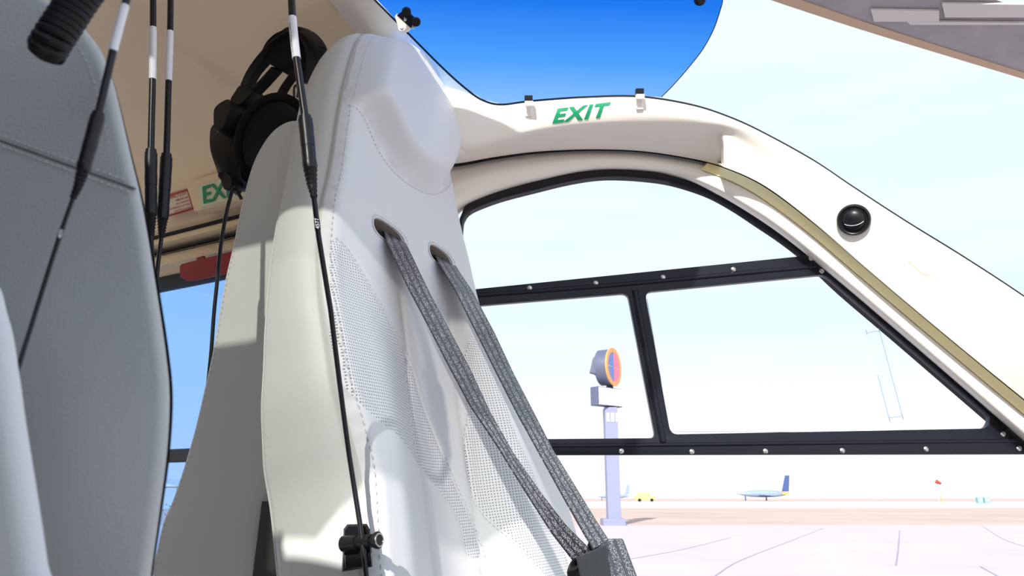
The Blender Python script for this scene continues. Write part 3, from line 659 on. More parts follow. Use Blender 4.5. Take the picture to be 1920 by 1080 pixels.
b = MB(); hp = [(337, 500), (341, 495), (440, 470), (450, 500), (432, 512), (361, 527), (352, 527), (338, 520)]
b.loft([[wp(x, y, .03) for x, y in hp], [wp(x, y, .055) for x, y in rcorner(hp, 0.01)[::6]]], closed=True, cap=True); b.build('handle_bar', M['red'], hd, False)
wslab('pull_tab', [(370, 484), (383, 480), (384, 489), (371, 493)], .04, .006, M['red'], hd)
wslab('lower_lip', [(340, 517), (440, 494), (436, 511), (361, 527)], .058, .004, M['red'], hd)

# ------------------------------------------------------------------ unseen roof between the bows and near side, shaped to cast the cabin's shade
def plate(name, outer, holes, to3, m, th, nrm, par=None):
    V2, F2 = cdt([np.array(outer)] + [np.array(h) for h in holes], .6, np.array(outer)); c2 = V2[F2].mean(1); k2 = np.ones(len(F2), bool)
    for h in holes: k2 &= ~inside(c2, np.array(h))
    P2 = np.array([to3(*p) for p in V2]); o, _ = sub_mesh(P2, F2, k2, name, m, par)
    so2 = o.modifiers.new('s', 'SOLIDIFY'); so2.thickness = th; so2.offset = 0
    return o
def rc(pts, r): return np.array(rcorner(pts, r))
NL = -.30; RZ_ = 2.30
t1r = rc([(-.60, NL), (-.60, -.128), (-.46, -.15), (-.43, .10), (-.40, .26), (-.20, .26), (-.20, NL)], .03)
t2r = rc([(-1.3, NL + .01), (-1.3, .005), (-.69, .0), (-.672, NL + .01)], .05)
roof = struct(plate('ceiling_forward_unseen', [(-3., NL), (-.60, NL), (-.20, NL), (-.19, NL), (-.19, .95), (-.84, .93), (-1.0, .62), (-3., .62)], [t2r], lambda f, l: heli(f, l, RZ_), M['ceiling'], .02, UP)) if False else None
outer_r = [(-3., NL), (-.62, NL), (-.62, -.128), *[tuple(p) for p in rc([(-.60, -.128), (-.46, -.15), (-.43, .10), (-.40, .26), (-.205, .26)], .0001)[6:-6]], (-.205, .26), (-.205, NL), (-.19, NL), (-.19, .635), (-.80, .635), (-.86, .90), (-1.0, .62), (-3., .62)]
roof = struct(plate('ceiling_forward_unseen', outer_r, [t2r], lambda f, l: heli(f, l, RZ_), M['ceiling'], .02, UP))  # unseen roof, outline and cutout traced to place the sun patches
wout = [(-3., .62), (1.0, .62), (1.0, 1.45), (-.06, 1.50), (-.06, 1.885), (-.08, 1.90), (-.40, 1.908), (-.50, 1.916), (-.508, 1.93), (-.508, 1.945), (-.62, 1.955), (-.62, RZ_), (-3., RZ_)]
nwall = struct(plate('wall_right_unseen', wout, [], lambda f, z: heli(f, NL, z), M['charcoal'], .02, AW))  # unseen near wall, cut and extended to keep sun and bounce off the seats
tw = [(-.62, 1.955), (-.508, 1.945), (-.447, 1.941), (-.367, 2.037), (-.35, 2.06), (-.291, 2.161), (-.21, 2.255), (-.19, RZ_), (-.62, RZ_)]
win3 = struct(plate('window_3', tw, [], lambda f, z: heli(f, NL, z), M['roof_tint'], 0.0001, AW)); win3.modifiers.clear()
b = MB(); q3 = [heli(f, l, RZ_) for f, l in ((-.62, NL), (-.20, NL), (-.20, .27), (-.44, .27), (-.47, -.14), (-.62, -.12))]; b.add(q3, [tuple(range(6))]); b.build('roof_pane', M['roof_tint'], win3, False)
b = MB(); q3 = [heli(f, l, RZ_) for f, l in ((-1.32, NL), (-.66, NL), (-.66, .02), (-1.32, .02))]; b.add(q3, [(0, 1, 2, 3)]); b.build('roof_pane', M['roof_tint'], win3, False)
MB().tube([heli(-.19, NL, RZ_), heli(-.19, .2, RZ_), heli(-.19, .62, RZ_)], .006, 8).build('pane_frame', M['black'], win3)

# ================================================================== FRONT SEAT BACK
L_GAP = .82
REC = math.radians(11); T1 = 1.15
SB = UP * math.cos(REC) - FW * math.sin(REC); SNm = FW * math.cos(REC) + UP * math.sin(REC); SA = AW
SO_ = CAM + T1 * ray(730, 425)
AC = .072
def h_bol(p):
    p = np.atleast_2d(p); s = np.abs(p[:, 0] - AC) / .19
    bl_ = smooth(.30, .85, s) * smooth(.0, -.34, p[:, 1]) * np.where(p[:, 0] > AC, .050, .030)
    return bl_ - .012 * smooth(.5, .0, s) * smooth(.0, -.3, p[:, 1])
def front(px, py, extra=0., rel=True):
    h = 0.
    for _ in range(14):
        P = on_plane(px, py, SO_ + SNm * (h + extra), SNm) - SO_
        ab = np.array([P @ SA, P @ SB]); h = float(h_bol(ab)[0]) if rel else 0.
    return ab
seamL = [(652, 88), (669, 130), (655, 200), (641, 300), (626, 370), (619, 450), (626, 550), (640, 630), (655, 710), (679, 800), (702, 900)]
outR = [(722, 63), (768, 93), (803, 132), (830, 190), (848, 265), (853, 320), (861, 375), (875, 440), (892, 510), (911, 585), (934, 650), (973, 735), (1012, 808), (1048, 882), (1084, 985)]
Lab = np.array([front(*q) for q in seamL[1:]]); Rab = np.array([front(*q) for q in outR])
top_ab = front(692, 58)
out = [(-.128, -.85), (-.134, -.6), (-.138, -.5)] + [tuple(p) for p in Lab[::-1]] + [tuple(top_ab)] + [tuple(p) for p in Rab] + [tuple(Rab[-1] + np.array([.012, -.09])), tuple(Rab[-1] + np.array([.015, -.25])), tuple(Rab[-1] * np.array([1, 0]) + np.array([.01, -.85]))]
if False: print('OUT', np.round(out, 3).tolist())
outl = np.concatenate([catmull(out, 160)[:-1], resample([out[-1], (-.125, -.85)], 30)])
PADpx = [(668, 140), (660, 170), (664, 190), (690, 220), (716, 276), (744, 316), (780, 345), (813, 358), (836, 345), (850, 305), (848, 262), (828, 190), (800, 134), (766, 97), (722, 68), (692, 64), (680, 90)]
pad = catmull([front(*q) for q in PADpx], 90, True)
ins1 = catmull([front(*q) for q in [(626, 455), (640, 458), (662, 482), (700, 545), (735, 610), (770, 680), (790, 748), (822, 830), (852, 905), (888, 985), (905, 1040), (880, 1040), (866, 985), (848, 948), (815, 905), (780, 860), (722, 795), (668, 738), (645, 660), (631, 560)]], 120, True)
ins2 = catmull([front(*q) for q in [(890, 632), (873, 668), (867, 712), (880, 770), (905, 840), (950, 930), (985, 1000), (1035, 1090), (1075, 1085), (1040, 985), (1003, 890), (972, 820), (935, 720)]], 100, True)
def slot_loop(px, py, w, h):
    c = front(px, py); t = math.radians(-10)
    return np.array([c + np.array([w * math.copysign(abs(math.cos(a)) ** .75, math.cos(a)), h * math.copysign(abs(math.sin(a)) ** .75, math.sin(a))]) @ np.array([[math.cos(t), math.sin(t)], [-math.sin(t), math.cos(t)]]) for a in np.linspace(0, 2 * math.pi, 36, endpoint=False)])
sl1 = slot_loop(733, 436, .036, .0165); sl2 = slot_loop(830, 481, .032, .0165)
def relief(p):
    d = seg_dist(p, outl); rd = .02
    h = h_bol(p) - (rd - np.sqrt(np.clip(rd ** 2 - np.clip(rd - d, 0, rd) ** 2, 0, None))) * .9
    dp = seg_dist(p, pad); ip = inside(p, pad)
    h += np.where(ip, .042 * smooth(0, .036, dp), -.004 * np.exp(-dp / .006))
    for q in (ins1, ins2):
        dq = seg_dist(p, q); iq = inside(p, q); h += np.where(iq, -.004 * smooth(0, .02, dq), .0) - .002 * np.exp(-dq / .004)
    for q in (sl1, sl2):
        dq = seg_dist(p, q); h -= .006 * np.exp(-dq / .006)
    mid_ = AC - .0 * p[:, 1]
    h -= .003 * np.exp(-((np.abs(p[:, 0] - AC) - .062) / .004) ** 2) * smooth(-.08, -.14, p[:, 1])   # lumbar channel seams
    return h
Vs, Fs = cdt([outl, pad, ins1, ins2, sl1, sl2], .0075, outl)
Hs = relief(Vs); Ps = SO_ + Vs[:, :1] * SA + Vs[:, 1:] * SB + Hs[:, None] * SNm
cs = Vs[Fs].mean(1); i_pad = inside(cs, pad); i_1 = inside(cs, ins1) & ~i_pad; i_2 = inside(cs, ins2) & ~i_pad; hole = inside(cs, sl1) | inside(cs, sl2)
seat_base = heli(0, 0, 0) + np.array([*(SO_ + SA * AC - SB * .85 - SNm * .05)[:2], .62])
seat = thing('cabin_seat', 'pale leather high backed seat with perforated bolsters, headrest pad and belt slots', 'seat', seat_base, 'leather cabin seats')
f_main, _ = sub_mesh(Ps, Fs, ~(i_pad | i_1 | i_2 | hole), 'backrest', M['leather_front'], seat, 80)
f_pad, _ = sub_mesh(Ps, Fs, i_pad, 'headrest', M['leather_front'], seat, 80)
for sel in (i_1, i_2):
    o, idx = sub_mesh(Ps, Fs, sel, 'perforated_insert', M['perf'], seat, 80); set_uv(o.data, [tuple(Vs[i]) for i in idx])
def s3(ab, lift=0.): ab = np.atleast_2d(ab); return SO_ + ab[:, :1] * SA + ab[:, 1:] * SB + (relief(ab)[:, None] + lift) * SNm
for sl in (sl1, sl2):
    r0 = s3(sl); cen = sl.mean(0); r1 = SO_ + (cen + (sl - cen) * 1.0) @ np.array([SA, SB]) - SNm * .02; r2 = SO_ + (cen + (sl - cen) * .96) @ np.array([SA, SB]) - SNm * .07
    b = MB(); b.loft([r0, r0 * .6 + r1 * .4, r1, r2], closed=True); b.add(r2, [tuple(range(len(r2)))]); b.build('belt_slot', M['slot'], seat)
    rim = catmull(s3(cen + (sl - cen) * 1.06, .0012)[::2], 72, True); MB().tube(np.vstack([rim, rim[:1]]), .0012, 6).build('slot_welt', M['leather_front'], seat)
    stitches(s3(cen + (sl - cen) * 1.2, .0003), SNm, seat, .003, .0025, .0005)
# side panel facing the camera: from the front seam back to the rear edge
rearL = [(690, 58), (645, 64), (615, 80), (592, 110), (578, 155), (556, 260), (532, 380), (513, 500), (503, 620), (498, 720), (497, 850), (505, 960), (522, 1060), (545, 1150)]
n0 = len(catmull(out, 160)) - 1
ol = outl[:n0]
k_top = int(np.argmin(np.linalg.norm(ol - np.array(top_ab), axis=1)))
P_rim = SO_ + ol @ np.array([SA, SB]) + (h_bol(ol) - .018)[:, None] * SNm
def rear_of(q, a0):
    P = on_plane(*q, SO_ + SA * a0, SA) - SO_
    return float(P @ SB), float(P @ SNm)
tb_b, tb_n = [], []
for q in rearL[1:]:
    a0 = -.13
    for _ in range(6):
        bb, nn = rear_of(q, a0); a0 = float(np.interp(bb, [p[1] for p in ol[:k_top]], [p[0] for p in ol[:k_top]]))
    tb_b.append(bb); tb_n.append(nn)
if False: print('REAR', np.round(tb_b, 3), np.round(tb_n, 3))
o_ = np.argsort(tb_b); tb_b = np.array(tb_b)[o_]; tb_n = np.array(tb_n)[o_]
n_rear = np.interp(ol[:, 1], tb_b, tb_n); n_rear = np.minimum(n_rear, h_bol(ol) - .05)
n_rear = np.convolve(np.pad(n_rear, 6, 'edge'), np.ones(13) / 13, 'valid')
cA = np.array([AC, -.2]); dirs = (ol - cA); nrm2 = np.stack([np.gradient(ol[:, 1]), -np.gradient(ol[:, 0])], 1); nrm2 /= np.linalg.norm(nrm2, axis=1)[:, None] + 1e-9
nrm2 = np.where((nrm2 * dirs).sum(1)[:, None] < 0, -nrm2, nrm2)
def side_row(t, bulge=0.):
    n = (h_bol(ol) - .018) * (1 - t) + n_rear * t
    p = ol + nrm2 * bulge
    return SO_ + p @ np.array([SA, SB]) + n[:, None] * SNm
for _ in range(8):      # pull the rear edge on to the outline seen in the photograph
    pp_ = np.array([proj(q) for q in side_row(1.0, -.006)]); xt = np.interp(pp_[:, 1], [q[1] for q in rearL[2:]], [q[0] for q in rearL[2:]])
    adj = np.clip((xt - pp_[:, 0]) / 1130, -.03, .03) * smooth(90, 130, pp_[:, 1]); adj[k_top:] = adj[:k_top][::-1][np.minimum(np.arange(len(ol) - k_top), k_top - 1)] * 0
    n_rear = n_rear + adj
n_rear = np.convolve(np.pad(n_rear, 4, 'edge'), np.ones(9) / 9, 'valid')
rows = [side_row(0, 0), side_row(.04, .0015), side_row(.09, -.001), side_row(.12, .001)] + [side_row(t, .012 * math.sin(math.pi * t) ** .8) for t in (.2, .35, .5, .65, .8, .9)] + [side_row(.96, .002), side_row(1.0, -.006)]
b = MB(); b.loft(rows); b.build('side_panel', M['leather'], seat, True, 70)
b = MB(); bk = side_row(1.0, -.006); b.add(bk, [tuple(range(len(bk)))]); b.build('back_shell', M['leather'], seat, False)
b = MB(); b.tube(side_row(.985, -.001), .0022, 6); b.build('rear_piping', M['leather'], seat)
stitches(s3(ol[8:k_top + 2] + (np.array([[AC, -.1]]) - ol[8:k_top + 2]) * .03, .0003)[::-1], SNm, seat, .006, .0045, .0007)
stitches(side_row(.16, .003)[8:k_top][::-1], -SA, seat, .006, .0045, .0007)
stitches(side_row(.90, .004)[8:k_top][::-1], -SA, seat, .006, .005, .0006)
for q, lo in ((pad, 1.06), ):
    lowp = np.array([front(*x) for x in [(655, 186), (683, 222), (708, 280), (738, 322), (777, 352), (812, 364), (840, 352), (856, 318)]])
    stitches(s3(catmull(lowp, 60), .0003), SNm, seat, .004, .003, .0006)
for q in (ins1, ins2):
    cq = q.mean(0); stitches(s3(q + (q - cq) / np.linalg.norm(q - cq, axis=1)[:, None] * .005, .0005)[4:int(len(q) * .52)], SNm, seat, .004, .004, .0006)
M['brown'] = mat('dark brown gap shade', (.035, .03, .026), .6)
slab('gap_shade', [on_l(x, y, L_GAP) for x, y in ((496, 940), (545, 940), (570, 1150), (470, 1150))], AW, .01, M['brown'], seat)  # dark sheet added for the shade in the gap between the seats
# pedestal, cushion and floor that carry the seat (below the frame)
M['carpet'] = mat('dark cabin carpet', (.10, .10, .10), .95, bump=(280, .3))
fl = struct(MB().box(heli(-.9, .75, .60), (3.4, 1.25, .04), RZ(-PHI), 0).build('cabin_floor', M['carpet'], None, False)); fl.name = 'floor_cabin'
cf0 = SO_ + SA * AC - SB * .72 + SNm * .22
Rh = np.stack([FW, AW, UP], 1)
MB().box(np.array([cf0[0], cf0[1], CZ - .30]), (.48, .42, .13), Rh, .04).build('seat_cushion', M['leather_front'], seat)
MB().box(np.array([cf0[0], cf0[1], .62 + .19]), (.40, .36, .38), Rh, .02).build('pedestal', M['leather'], seat)

# ------------------------------------------------------------------ grey seat back behind it
L2 = .83
p2 = [(556, 222), (526, 228), (497, 254), (469, 305), (448, 380), (431, 460), (415, 530), (396, 640), (379, 720), (355, 820), (322, 925), (301, 975), (288, 1030), (272, 1130), (478, 1130), (484, 1050), (493, 960), (520, 900), (580, 700), (640, 400), (650, 300), (615, 238)]
O2 = AW * L2 + UP * 1.5 - FW * .9
o2 = to2d([on_l(x, y, L2) for x, y in p2], O2, FW, UP)
o2c = catmull(o2, 150, True)
seat2 = thing('cabin_seat', 'grey leather seat back behind the slotted seat, black headset on its top', 'seat', heli(-.85, L2 + .1, .62), 'leather cabin seats')
rounded_pad('seat_panel', o2c, O2, FW, UP, -AW, .12, .014, M['leather'], seat2, .02)
i_l = o2c[(o2c[:, 0] < np.percentile(o2c[:, 0], 55))]
cq = np.array([o2[:, 0].mean(), o2[:, 1].mean()])
edge2 = [np.array(p) for p in to2d([on_l(x, y, L2) for x, y in p2[2:14]], O2, FW, UP)]
def inset(P, dist, cen):
    t = np.gradient(P, axis=0); n = np.stack([t[:, 1], -t[:, 0]], 1); n /= np.linalg.norm(n, axis=1)[:, None]
    sg = np.sign(((np.asarray(cen) - P) * n).sum(1))[:, None]; return P + n * sg * dist
e2 = inset(catmull(edge2, 80), .014, o2c.mean(0))
stitches(O2 + e2[:, :1] * FW + e2[:, 1:] * UP - AW * .0, -AW, seat2, .005, .005, .0006)
e3 = to2d([on_l(x, y, L2) for x, y in ((489, 950), (483, 1000), (474, 1075), (470, 1110))], O2, FW, UP)
stitches(O2 + e3[:, :1] * FW + e3[:, 1:] * UP, -AW, seat2, .005, .005, .0007)
MB().box(heli(-.80, L2 + .06, .62 + .22), (.30, .10, .44), Rh, .02).build('pedestal', M['leather'], seat2)

# ------------------------------------------------------------------ near grey seat back at the left
N3 = np.array([-.15, -.989, 0]); U3 = np.array([.989, -.15, 0])
p3 = [(-240, -24), (-60, -30), (50, -22), (92, 0), (146, 44), (182, 92), (203, 146), (215, 190), (239, 290), (262, 385), (289, 540), (307, 660), (314, 745), (308, 850), (293, 960), (275, 1080), (262, 1180), (-240, 1180)]
O3 = on_plane(280, 600, np.array([-.138, .28, 1.4]), N3)
def on3(L): return to2d([on_plane(x, y, O3, N3) for x, y in L], O3, U3, UP)
o3c = catmull(on3(p3), 150, True)
seam3 = on3(((-240, 160), (-100, 222), (0, 263), (120, 307), (258, 357)))
def rel3(p): return .0025 * np.sin(p[:, 0] * 15 + 1) * np.cos(p[:, 1] * 11)
seat3 = thing('cabin_seat', 'large plain grey seat back with one slanting seam at the left edge', 'seat', (O3[0] - .1, O3[1] + .02, .62), 'leather cabin seats')
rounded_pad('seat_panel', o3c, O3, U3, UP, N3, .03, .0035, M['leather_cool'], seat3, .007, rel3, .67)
e = inset(catmull(on3(p3[3:17]), 90), .0062, o3c.mean(0))
stitches(O3 + e[:, :1] * U3 + e[:, 1:] * UP - N3 * .0000, N3, seat3, .0024, .0016, .00026)
M['seam'] = mat('dark seam', (.16, .16, .155), .7)
q = resample(seam3, 60); q3 = O3 + q[:, :1] * U3 + q[:, 1:] * UP + rel3(q)[:, None] * N3; MB().tube(q3, .00055, 6).build('seam', M['seam'], seat3)
for dz in (.0022, -.0022):
    q = resample(seam3, 60) + np.array([0, dz]); stitches(O3 + q[:, :1] * U3 + q[:, 1:] * UP + rel3(q)[:, None] * N3, N3, seat3, .0022, .0012, .0003)
MB().box(np.array([O3[0] - .07, O3[1] + .022, .62 + .28]), (.12, .02, .56), RZ(-.15), .01).build('pedestal', M['leather_cool'], seat3)
# pale bolster nearest the camera
p4 = [(-260, 470), (-60, 500), (-12, 590), (8, 700), (20, 790), (40, 920), (60, 1060), (72, 1180), (-260, 1180)]
O4 = on_plane(0, 800, np.array([-.15, .225, 1.3]), N3)
o4 = catmull(to2d([on_plane(x, y, O4, N3) for x, y in p4], O4, U3, UP), 80, True)
seat4 = thing('seat_bolster', 'pale seat bolster cut off by the lower left corner', 'seat', (O4[0] - .02, O4[1], .62))
rounded_pad('bolster_face', o4, O4, U3, UP, N3, .02, .006, M['leather_front'], seat4, .01, None, .95)
MB().box(np.array([O4[0] - .03, O4[1] + .012, .62 + .27]), (.05, .015, .54), RZ(-.15), .005).build('support', M['leather'], seat4)

# ================================================================== SHOULDER HARNESS
harness = thing('shoulder_harness', 'black woven shoulder belts running from two slots in the pale seat', 'seat belt', SO_ + SNm * .26 - SB * .5)
def belt(Le, Re, h0, h1, name='strap', th=.0016, m=None):
    n = 60; Lp = resample(Le, n); Rp = resample(Re, n); t = np.linspace(0, 1, n); V = []
    hh = .006 + (h1 - .006) * t ** 1.1 - .04 * np.clip(1 - t / .04, 0, 1) ** 1.5
    f3 = lambda q, h: on_plane(q[0], q[1], SO_ + SNm * h, SNm)
    A = np.array([f3(Lp[i], hh[i]) for i in range(n)]); B = np.array([f3(Rp[i], hh[i] - .003) for i in range(n)])
    return A, B
def ribbon(A, B, name, m, par, th=.0016):
    n = len(A); T = np.gradient((A + B) / 2, axis=0); W = B - A; N2 = np.cross(T, W); N2 /= np.linalg.norm(N2, axis=1)[:, None]
    d = np.r_[0, np.cumsum(np.linalg.norm(np.diff((A + B) / 2, axis=0), axis=1))]
    cols = 7; top = [A + W * k / (cols - 1) + N2 * th / 2 for k in range(cols)]; bot = [A + W * k / (cols - 1) - N2 * th / 2 for k in range(cols)]
    b = MB(); b.loft(top + bot[::-1], closed=False); nn = len(b.v); b.f += [(j, j + 1, (2 * cols - 1) * n + j + 1, (2 * cols - 1) * n + j) for j in range(n - 1)]
    o = b.build(name, m, par, True, 50)
    u = [k / (cols - 1) for k in range(cols)]; u = u + u[::-1]
    if len(o.data.vertices) == 2 * cols * n: set_uv(o.data, [(u[i // n], d[i % n]) for i in range(2 * cols * n)])
    return o
s1L = [(716, 428), (728, 462), (745, 497), (765, 540), (792, 590), (838, 680), (882, 762), (932, 836), (985, 922), (1035, 1000), (1080, 1058)]
s1R = [(752, 440), (770, 476), (786, 510), (808, 555), (832, 600), (880, 690), (918, 772), (962, 850), (1012, 922), (1060, 985), (1108, 1032)]
s2L = [(812, 474), (826, 500), (852, 542), (892, 622), (932, 702), (972, 780), (1012, 852), (1052, 925), (1092, 996), (1112, 1030)]
s2R = [(847, 486), (862, 512), (884, 544), (927, 625), (962, 700), (1001, 775), (1037, 845), (1078, 912), (1118, 978), (1140, 1012)]
A1, B1 = belt(s1L, s1R, -.012, .215); ribbon(A1, B1, 'strap', M['web'], harness)
A2, B2 = belt(s2L, s2R, -.012, .235); ribbon(A2, B2, 'strap', M['web'], harness)
M['satin'] = mat('black satin belt loop', (.010, .009, .009), .4, spec=.28, bump=(500, .3))
def folded(Lt, Rt, dn_l, dn_r, h, name, m, depth=.018):
    """a loop of belt folded over a bar: up the back, round the top, down the front"""
    f3 = lambda q, hh: on_plane(q[0], q[1], SO_ + SNm * hh, SNm)
    a0, b0, a1, b1 = f3(Lt, h), f3(Rt, h), f3(dn_l, h + .03), f3(dn_r, h + .03)
    back = -np.cross(b0 - a0, a1 - a0); back /= np.linalg.norm(back)
    if back[1] < 0: back = -back
    A = []; B = []
    for t in np.linspace(0, 1, 8): A.append(a1 * (1 - t) + a0 * t + back * depth); B.append(b1 * (1 - t) + b0 * t + back * depth)
    upA = (a0 - a1) / np.linalg.norm(a0 - a1)
    for t in np.linspace(0, math.pi, 10)[1:-1]:
        for Q, p in ((A, a0), (B, b0)): Q.append(p + back * (depth / 2 + depth / 2 * math.cos(t)) + upA * depth * .5 * math.sin(t))
    for t in np.linspace(0, 1, 8): A.append(a0 * (1 - t) + a1 * t); B.append(b0 * (1 - t) + b1 * t)
    return ribbon(np.array(A), np.array(B), name, m, harness, .002)
folded((1082, 1050), (1136, 1026), (1100, 1130), (1150, 1110), .245, 'belt_loop', M['satin'], .02)
folded((1118, 1016), (1168, 1014), (1150, 1120), (1204, 1110), .225, 'belt_tail', M['web'], .014)
f3 = lambda x, y, h: on_plane(x, y, SO_ + SNm * h, SNm)
MB().tube([f3(1088, 1058, .235), f3(1138, 1034, .235)], .0035, 10).build('adjuster_bar', M['plastic'], harness)
MB().tube([f3(1120, 1022, .217), f3(1166, 1020, .217)], .0035, 10).build('adjuster_bar', M['plastic'], harness)
bk0 = f3(1150, 1150, .25); MB().box(bk0, (.07, .02, .06), Rh, .006).build('buckle', M['plastic'], harness)

# ================================================================== CABLES
def cable_thing(label, px_path, Ys, marks, lower, conn, r=.0030, digits=None, sleeve_text=None, gloss=False, name='headset_cable'):
    """hanging lead: thick jacket, white sleeve, plug and socket, strain relief, thin lead"""
    P = catmull([atY(x, y, Y) for (x, y), Y in zip(px_path, Ys)], 60)
    t = thing(name, label, 'cable', P[0], 'headset leads hanging from the ceiling')
    d = np.r_[0, np.cumsum(np.linalg.norm(np.diff(P, axis=0), axis=1))]
    pt = lambda s: np.array([np.interp(s, d, P[:, j]) for j in range(3)])
    scr = lambda Q: (540 - FPX * ((Q[2] - CZ) * math.cos(PITCH) - Q[1] * math.sin(PITCH)) / (Q[1] * math.cos(PITCH) + (Q[2] - CZ) * math.sin(PITCH)))
    ys = np.array([scr(Q) for Q in P]); s_at = lambda y: float(np.interp(y, ys, d))
    def piece(nm, y0, y1, rad, m, prof=None, seg=14, par=t):
        ss = np.linspace(s_at(y0), s_at(y1), max(6, len(prof) if prof else 12)); Q = np.array([pt(s) for s in ss])
        return MB().tube(Q, rad if prof is None else prof, seg).build(nm, m, par)
    piece('thick_lead', ys[0], conn[0] + 2, r, M['cable'])
    if marks:
        sl = piece('sleeve', marks[0], marks[1], r * 1.14, M['sleeve'])
        if sleeve_text:
            a = pt(s_at(marks[0] + 10)); b_ = pt(s_at(marks[1] - 6)); ux_ = (b_ - a) / np.linalg.norm(b_ - a); toc = CAM - a; toc /= np.linalg.norm(toc); uy_ = np.cross(toc, ux_); uy_ /= np.linalg.norm(uy_)
            text_mesh(sleeve_text, .0068, a + toc * r * 1.15 - uy_ * .004, ux_, uy_, M['ink'], sl, 'sleeve_print', lift=.0003)
    y0, y1, y2, y3 = conn
    k = r * 1.85
    piece('socket', y0, y0 + (y1 - y0) * .12, k * .86, M['plastic'])
    piece('socket', y0 + (y1 - y0) * .10, y1, None, M['plastic'], [k * q for q in (1, 1, 1.02, 1, .97, 1, 1.0, .98)])
    piece('plug', y1 - 1, y2, None, M['cable'], [k * q for q in (.93, .97, .98, .95, .98, 1.02, .90)])
    piece('strain_relief', y2 - 2, y3, None, M['rubber'], [k * (.98 - .5 * q / 14) * (1 if q % 2 else .80) for q in range(15)])
    pl_ = piece('thin_lead', y3 - 3, ys[-1], lower, M['cable'])
    if digits:
        dy, ln = digits; a = pt(s_at(dy)); b_ = pt(s_at(dy + ln)); ux_ = (a - b_) / np.linalg.norm(a - b_) ; toc = CAM - a; toc /= np.linalg.norm(toc); uy_ = np.cross(toc, ux_); uy_ /= np.linalg.norm(uy_)
        band_ = piece('number_band', dy - 3, dy + ln + 3, lower * 1.12, M['cable'])
        text_mesh('4577', lower * 2.0, b_ + toc * lower * 1.13 - uy_ * lower * .7, ux_, uy_, M['white'], band_, 'number_print', lift=.0003, bold=.02)
    return t
cable_thing('black headset lead slanting across the near grey seat back at left', [(343, -400), (253, -60), (235, 8), (212, 95), (185, 212), (150, 338), (137, 372), (108, 455), (62, 600), (15, 752), (2, 800)], [.235, .235, .235, .236, .238, .240, .241, .242, .243, .243, .243],
            (10, 95), .00075, (211, 283, 318, 373), r=.00132, digits=(430, 16))
cable_thing('left one of the two straight hanging headset leads by the ceiling', [(287, -275), (287, -120), (287, 50), (286, 150), (283, 285), (283, 400), (284, 445), (286, 500), (288, 560)], [.92] * 9, (52, 149), .0026, (281, 348, 402, 443), r=.0043)
cable_thing('right one of the two straight hanging headset leads by the ceiling', [(322, -275), (321, -120), (319, 60), (316, 152), (312, 290), (305, 405), (302, 450), (297, 490), (290, 560)], [.955] * 9, (59, 152), .0027, (289, 357, 410, 446), r=.0043)
clipP = front(670, 1010)
cl_n = -SA
side_O = SO_ - SA * .150
def sidept(px, py, lift=0.): return on_plane(px, py, side_O - SA * lift, SA)
yS = lambda px, py, lift: sidept(px, py, lift)[1]
pathC4 = [(545, -40), (548, 32), (556, 110), (572, 220), (583, 330), (589, 372), (601, 470), (617, 560), (632, 680), (646, 790), (660, 890), (672, 960), (680, 1020), (688, 1090), (694, 1150)]
YsC4 = [.78, .79, .80, .80, .80, .80, .80, .80, .80, .80] + [yS(x, y, .020) for x, y in pathC4[10:]]
for i_, lf in ((5, .15), (6, .13), (7, .10), (8, .07), (9, .04)): YsC4[i_] = yS(*pathC4[i_], lf)
for i_ in range(5): YsC4[i_] = YsC4[5] + (.80 - YsC4[5]) * (5 - i_) / 5 * .6
pathC4.insert(0, (533, -400)); YsC4.insert(0, YsC4[0])
cable_thing('black headset lead hanging in front of the slotted seat down to the clip', pathC4, YsC4, (33, 110), .0029, (219, 276, 318, 372), r=.0044, digits=(415, 14), sleeve_text='0221M1000041')
# clip on the seat's side
kc = sidept(668, 1035, .008)
clip = thing('cable_clip', 'black cable clip with round knob on the lower side of the pale seat', 'clip', kc)
U1 = SNm; V1 = SB
def cq(px, py, lift): return sidept(px, py, lift)
bp_ = [(644, 992), (651, 983), (688, 982), (694, 993), (699, 1063), (641, 1072)]
b = MB(); b.loft([[cq(x, y, 0) for x, y in bp_], [cq(x, y, .008) for x, y in bp_], [cq(x + (668 - x) * .1, y + (1030 - y) * .08, .011) for x, y in bp_]], closed=True, cap=True); b.build('clip_body', M['plastic'], clip, False)
b0 = cq(642, 1020, .016); b1 = cq(697, 1014, .016)
axb = (b1 - b0) / np.linalg.norm(b1 - b0); Lb = np.linalg.norm(b1 - b0)
MB().lathe(b0, axb, [(0, .006), (.002, .009), (Lb * .5, .0085), (Lb * .53, .0055), (Lb * .6, .0055), (Lb * .62, .0075), (Lb, .0072)], 24).build('clip_barrel', M['plastic'], clip)
MB().lathe(b1, axb, [(0, .005), (.005, .005), (.006, .009), (.009, .0095), (.0105, .008)], 24).build('knob', M['plastic'], clip)
MB().lathe(b1 + axb * .0100, axb, [(0, .0078), (.0012, .0074), (.0012, .0060), (0, .0058)], 24).build('knob_ring', M['steel'], clip)
pl = [(645, 1040), (697, 1036), (699, 1063), (646, 1066)]
b = MB(); b.loft([[cq(x, y, .010) for x, y in pl], [cq(x + (672 - x) * .08, y + (1052 - y) * .1, .015) for x, y in pl]], closed=True, cap=True); b.build('clip_jaw', M['plastic'], clip, False)
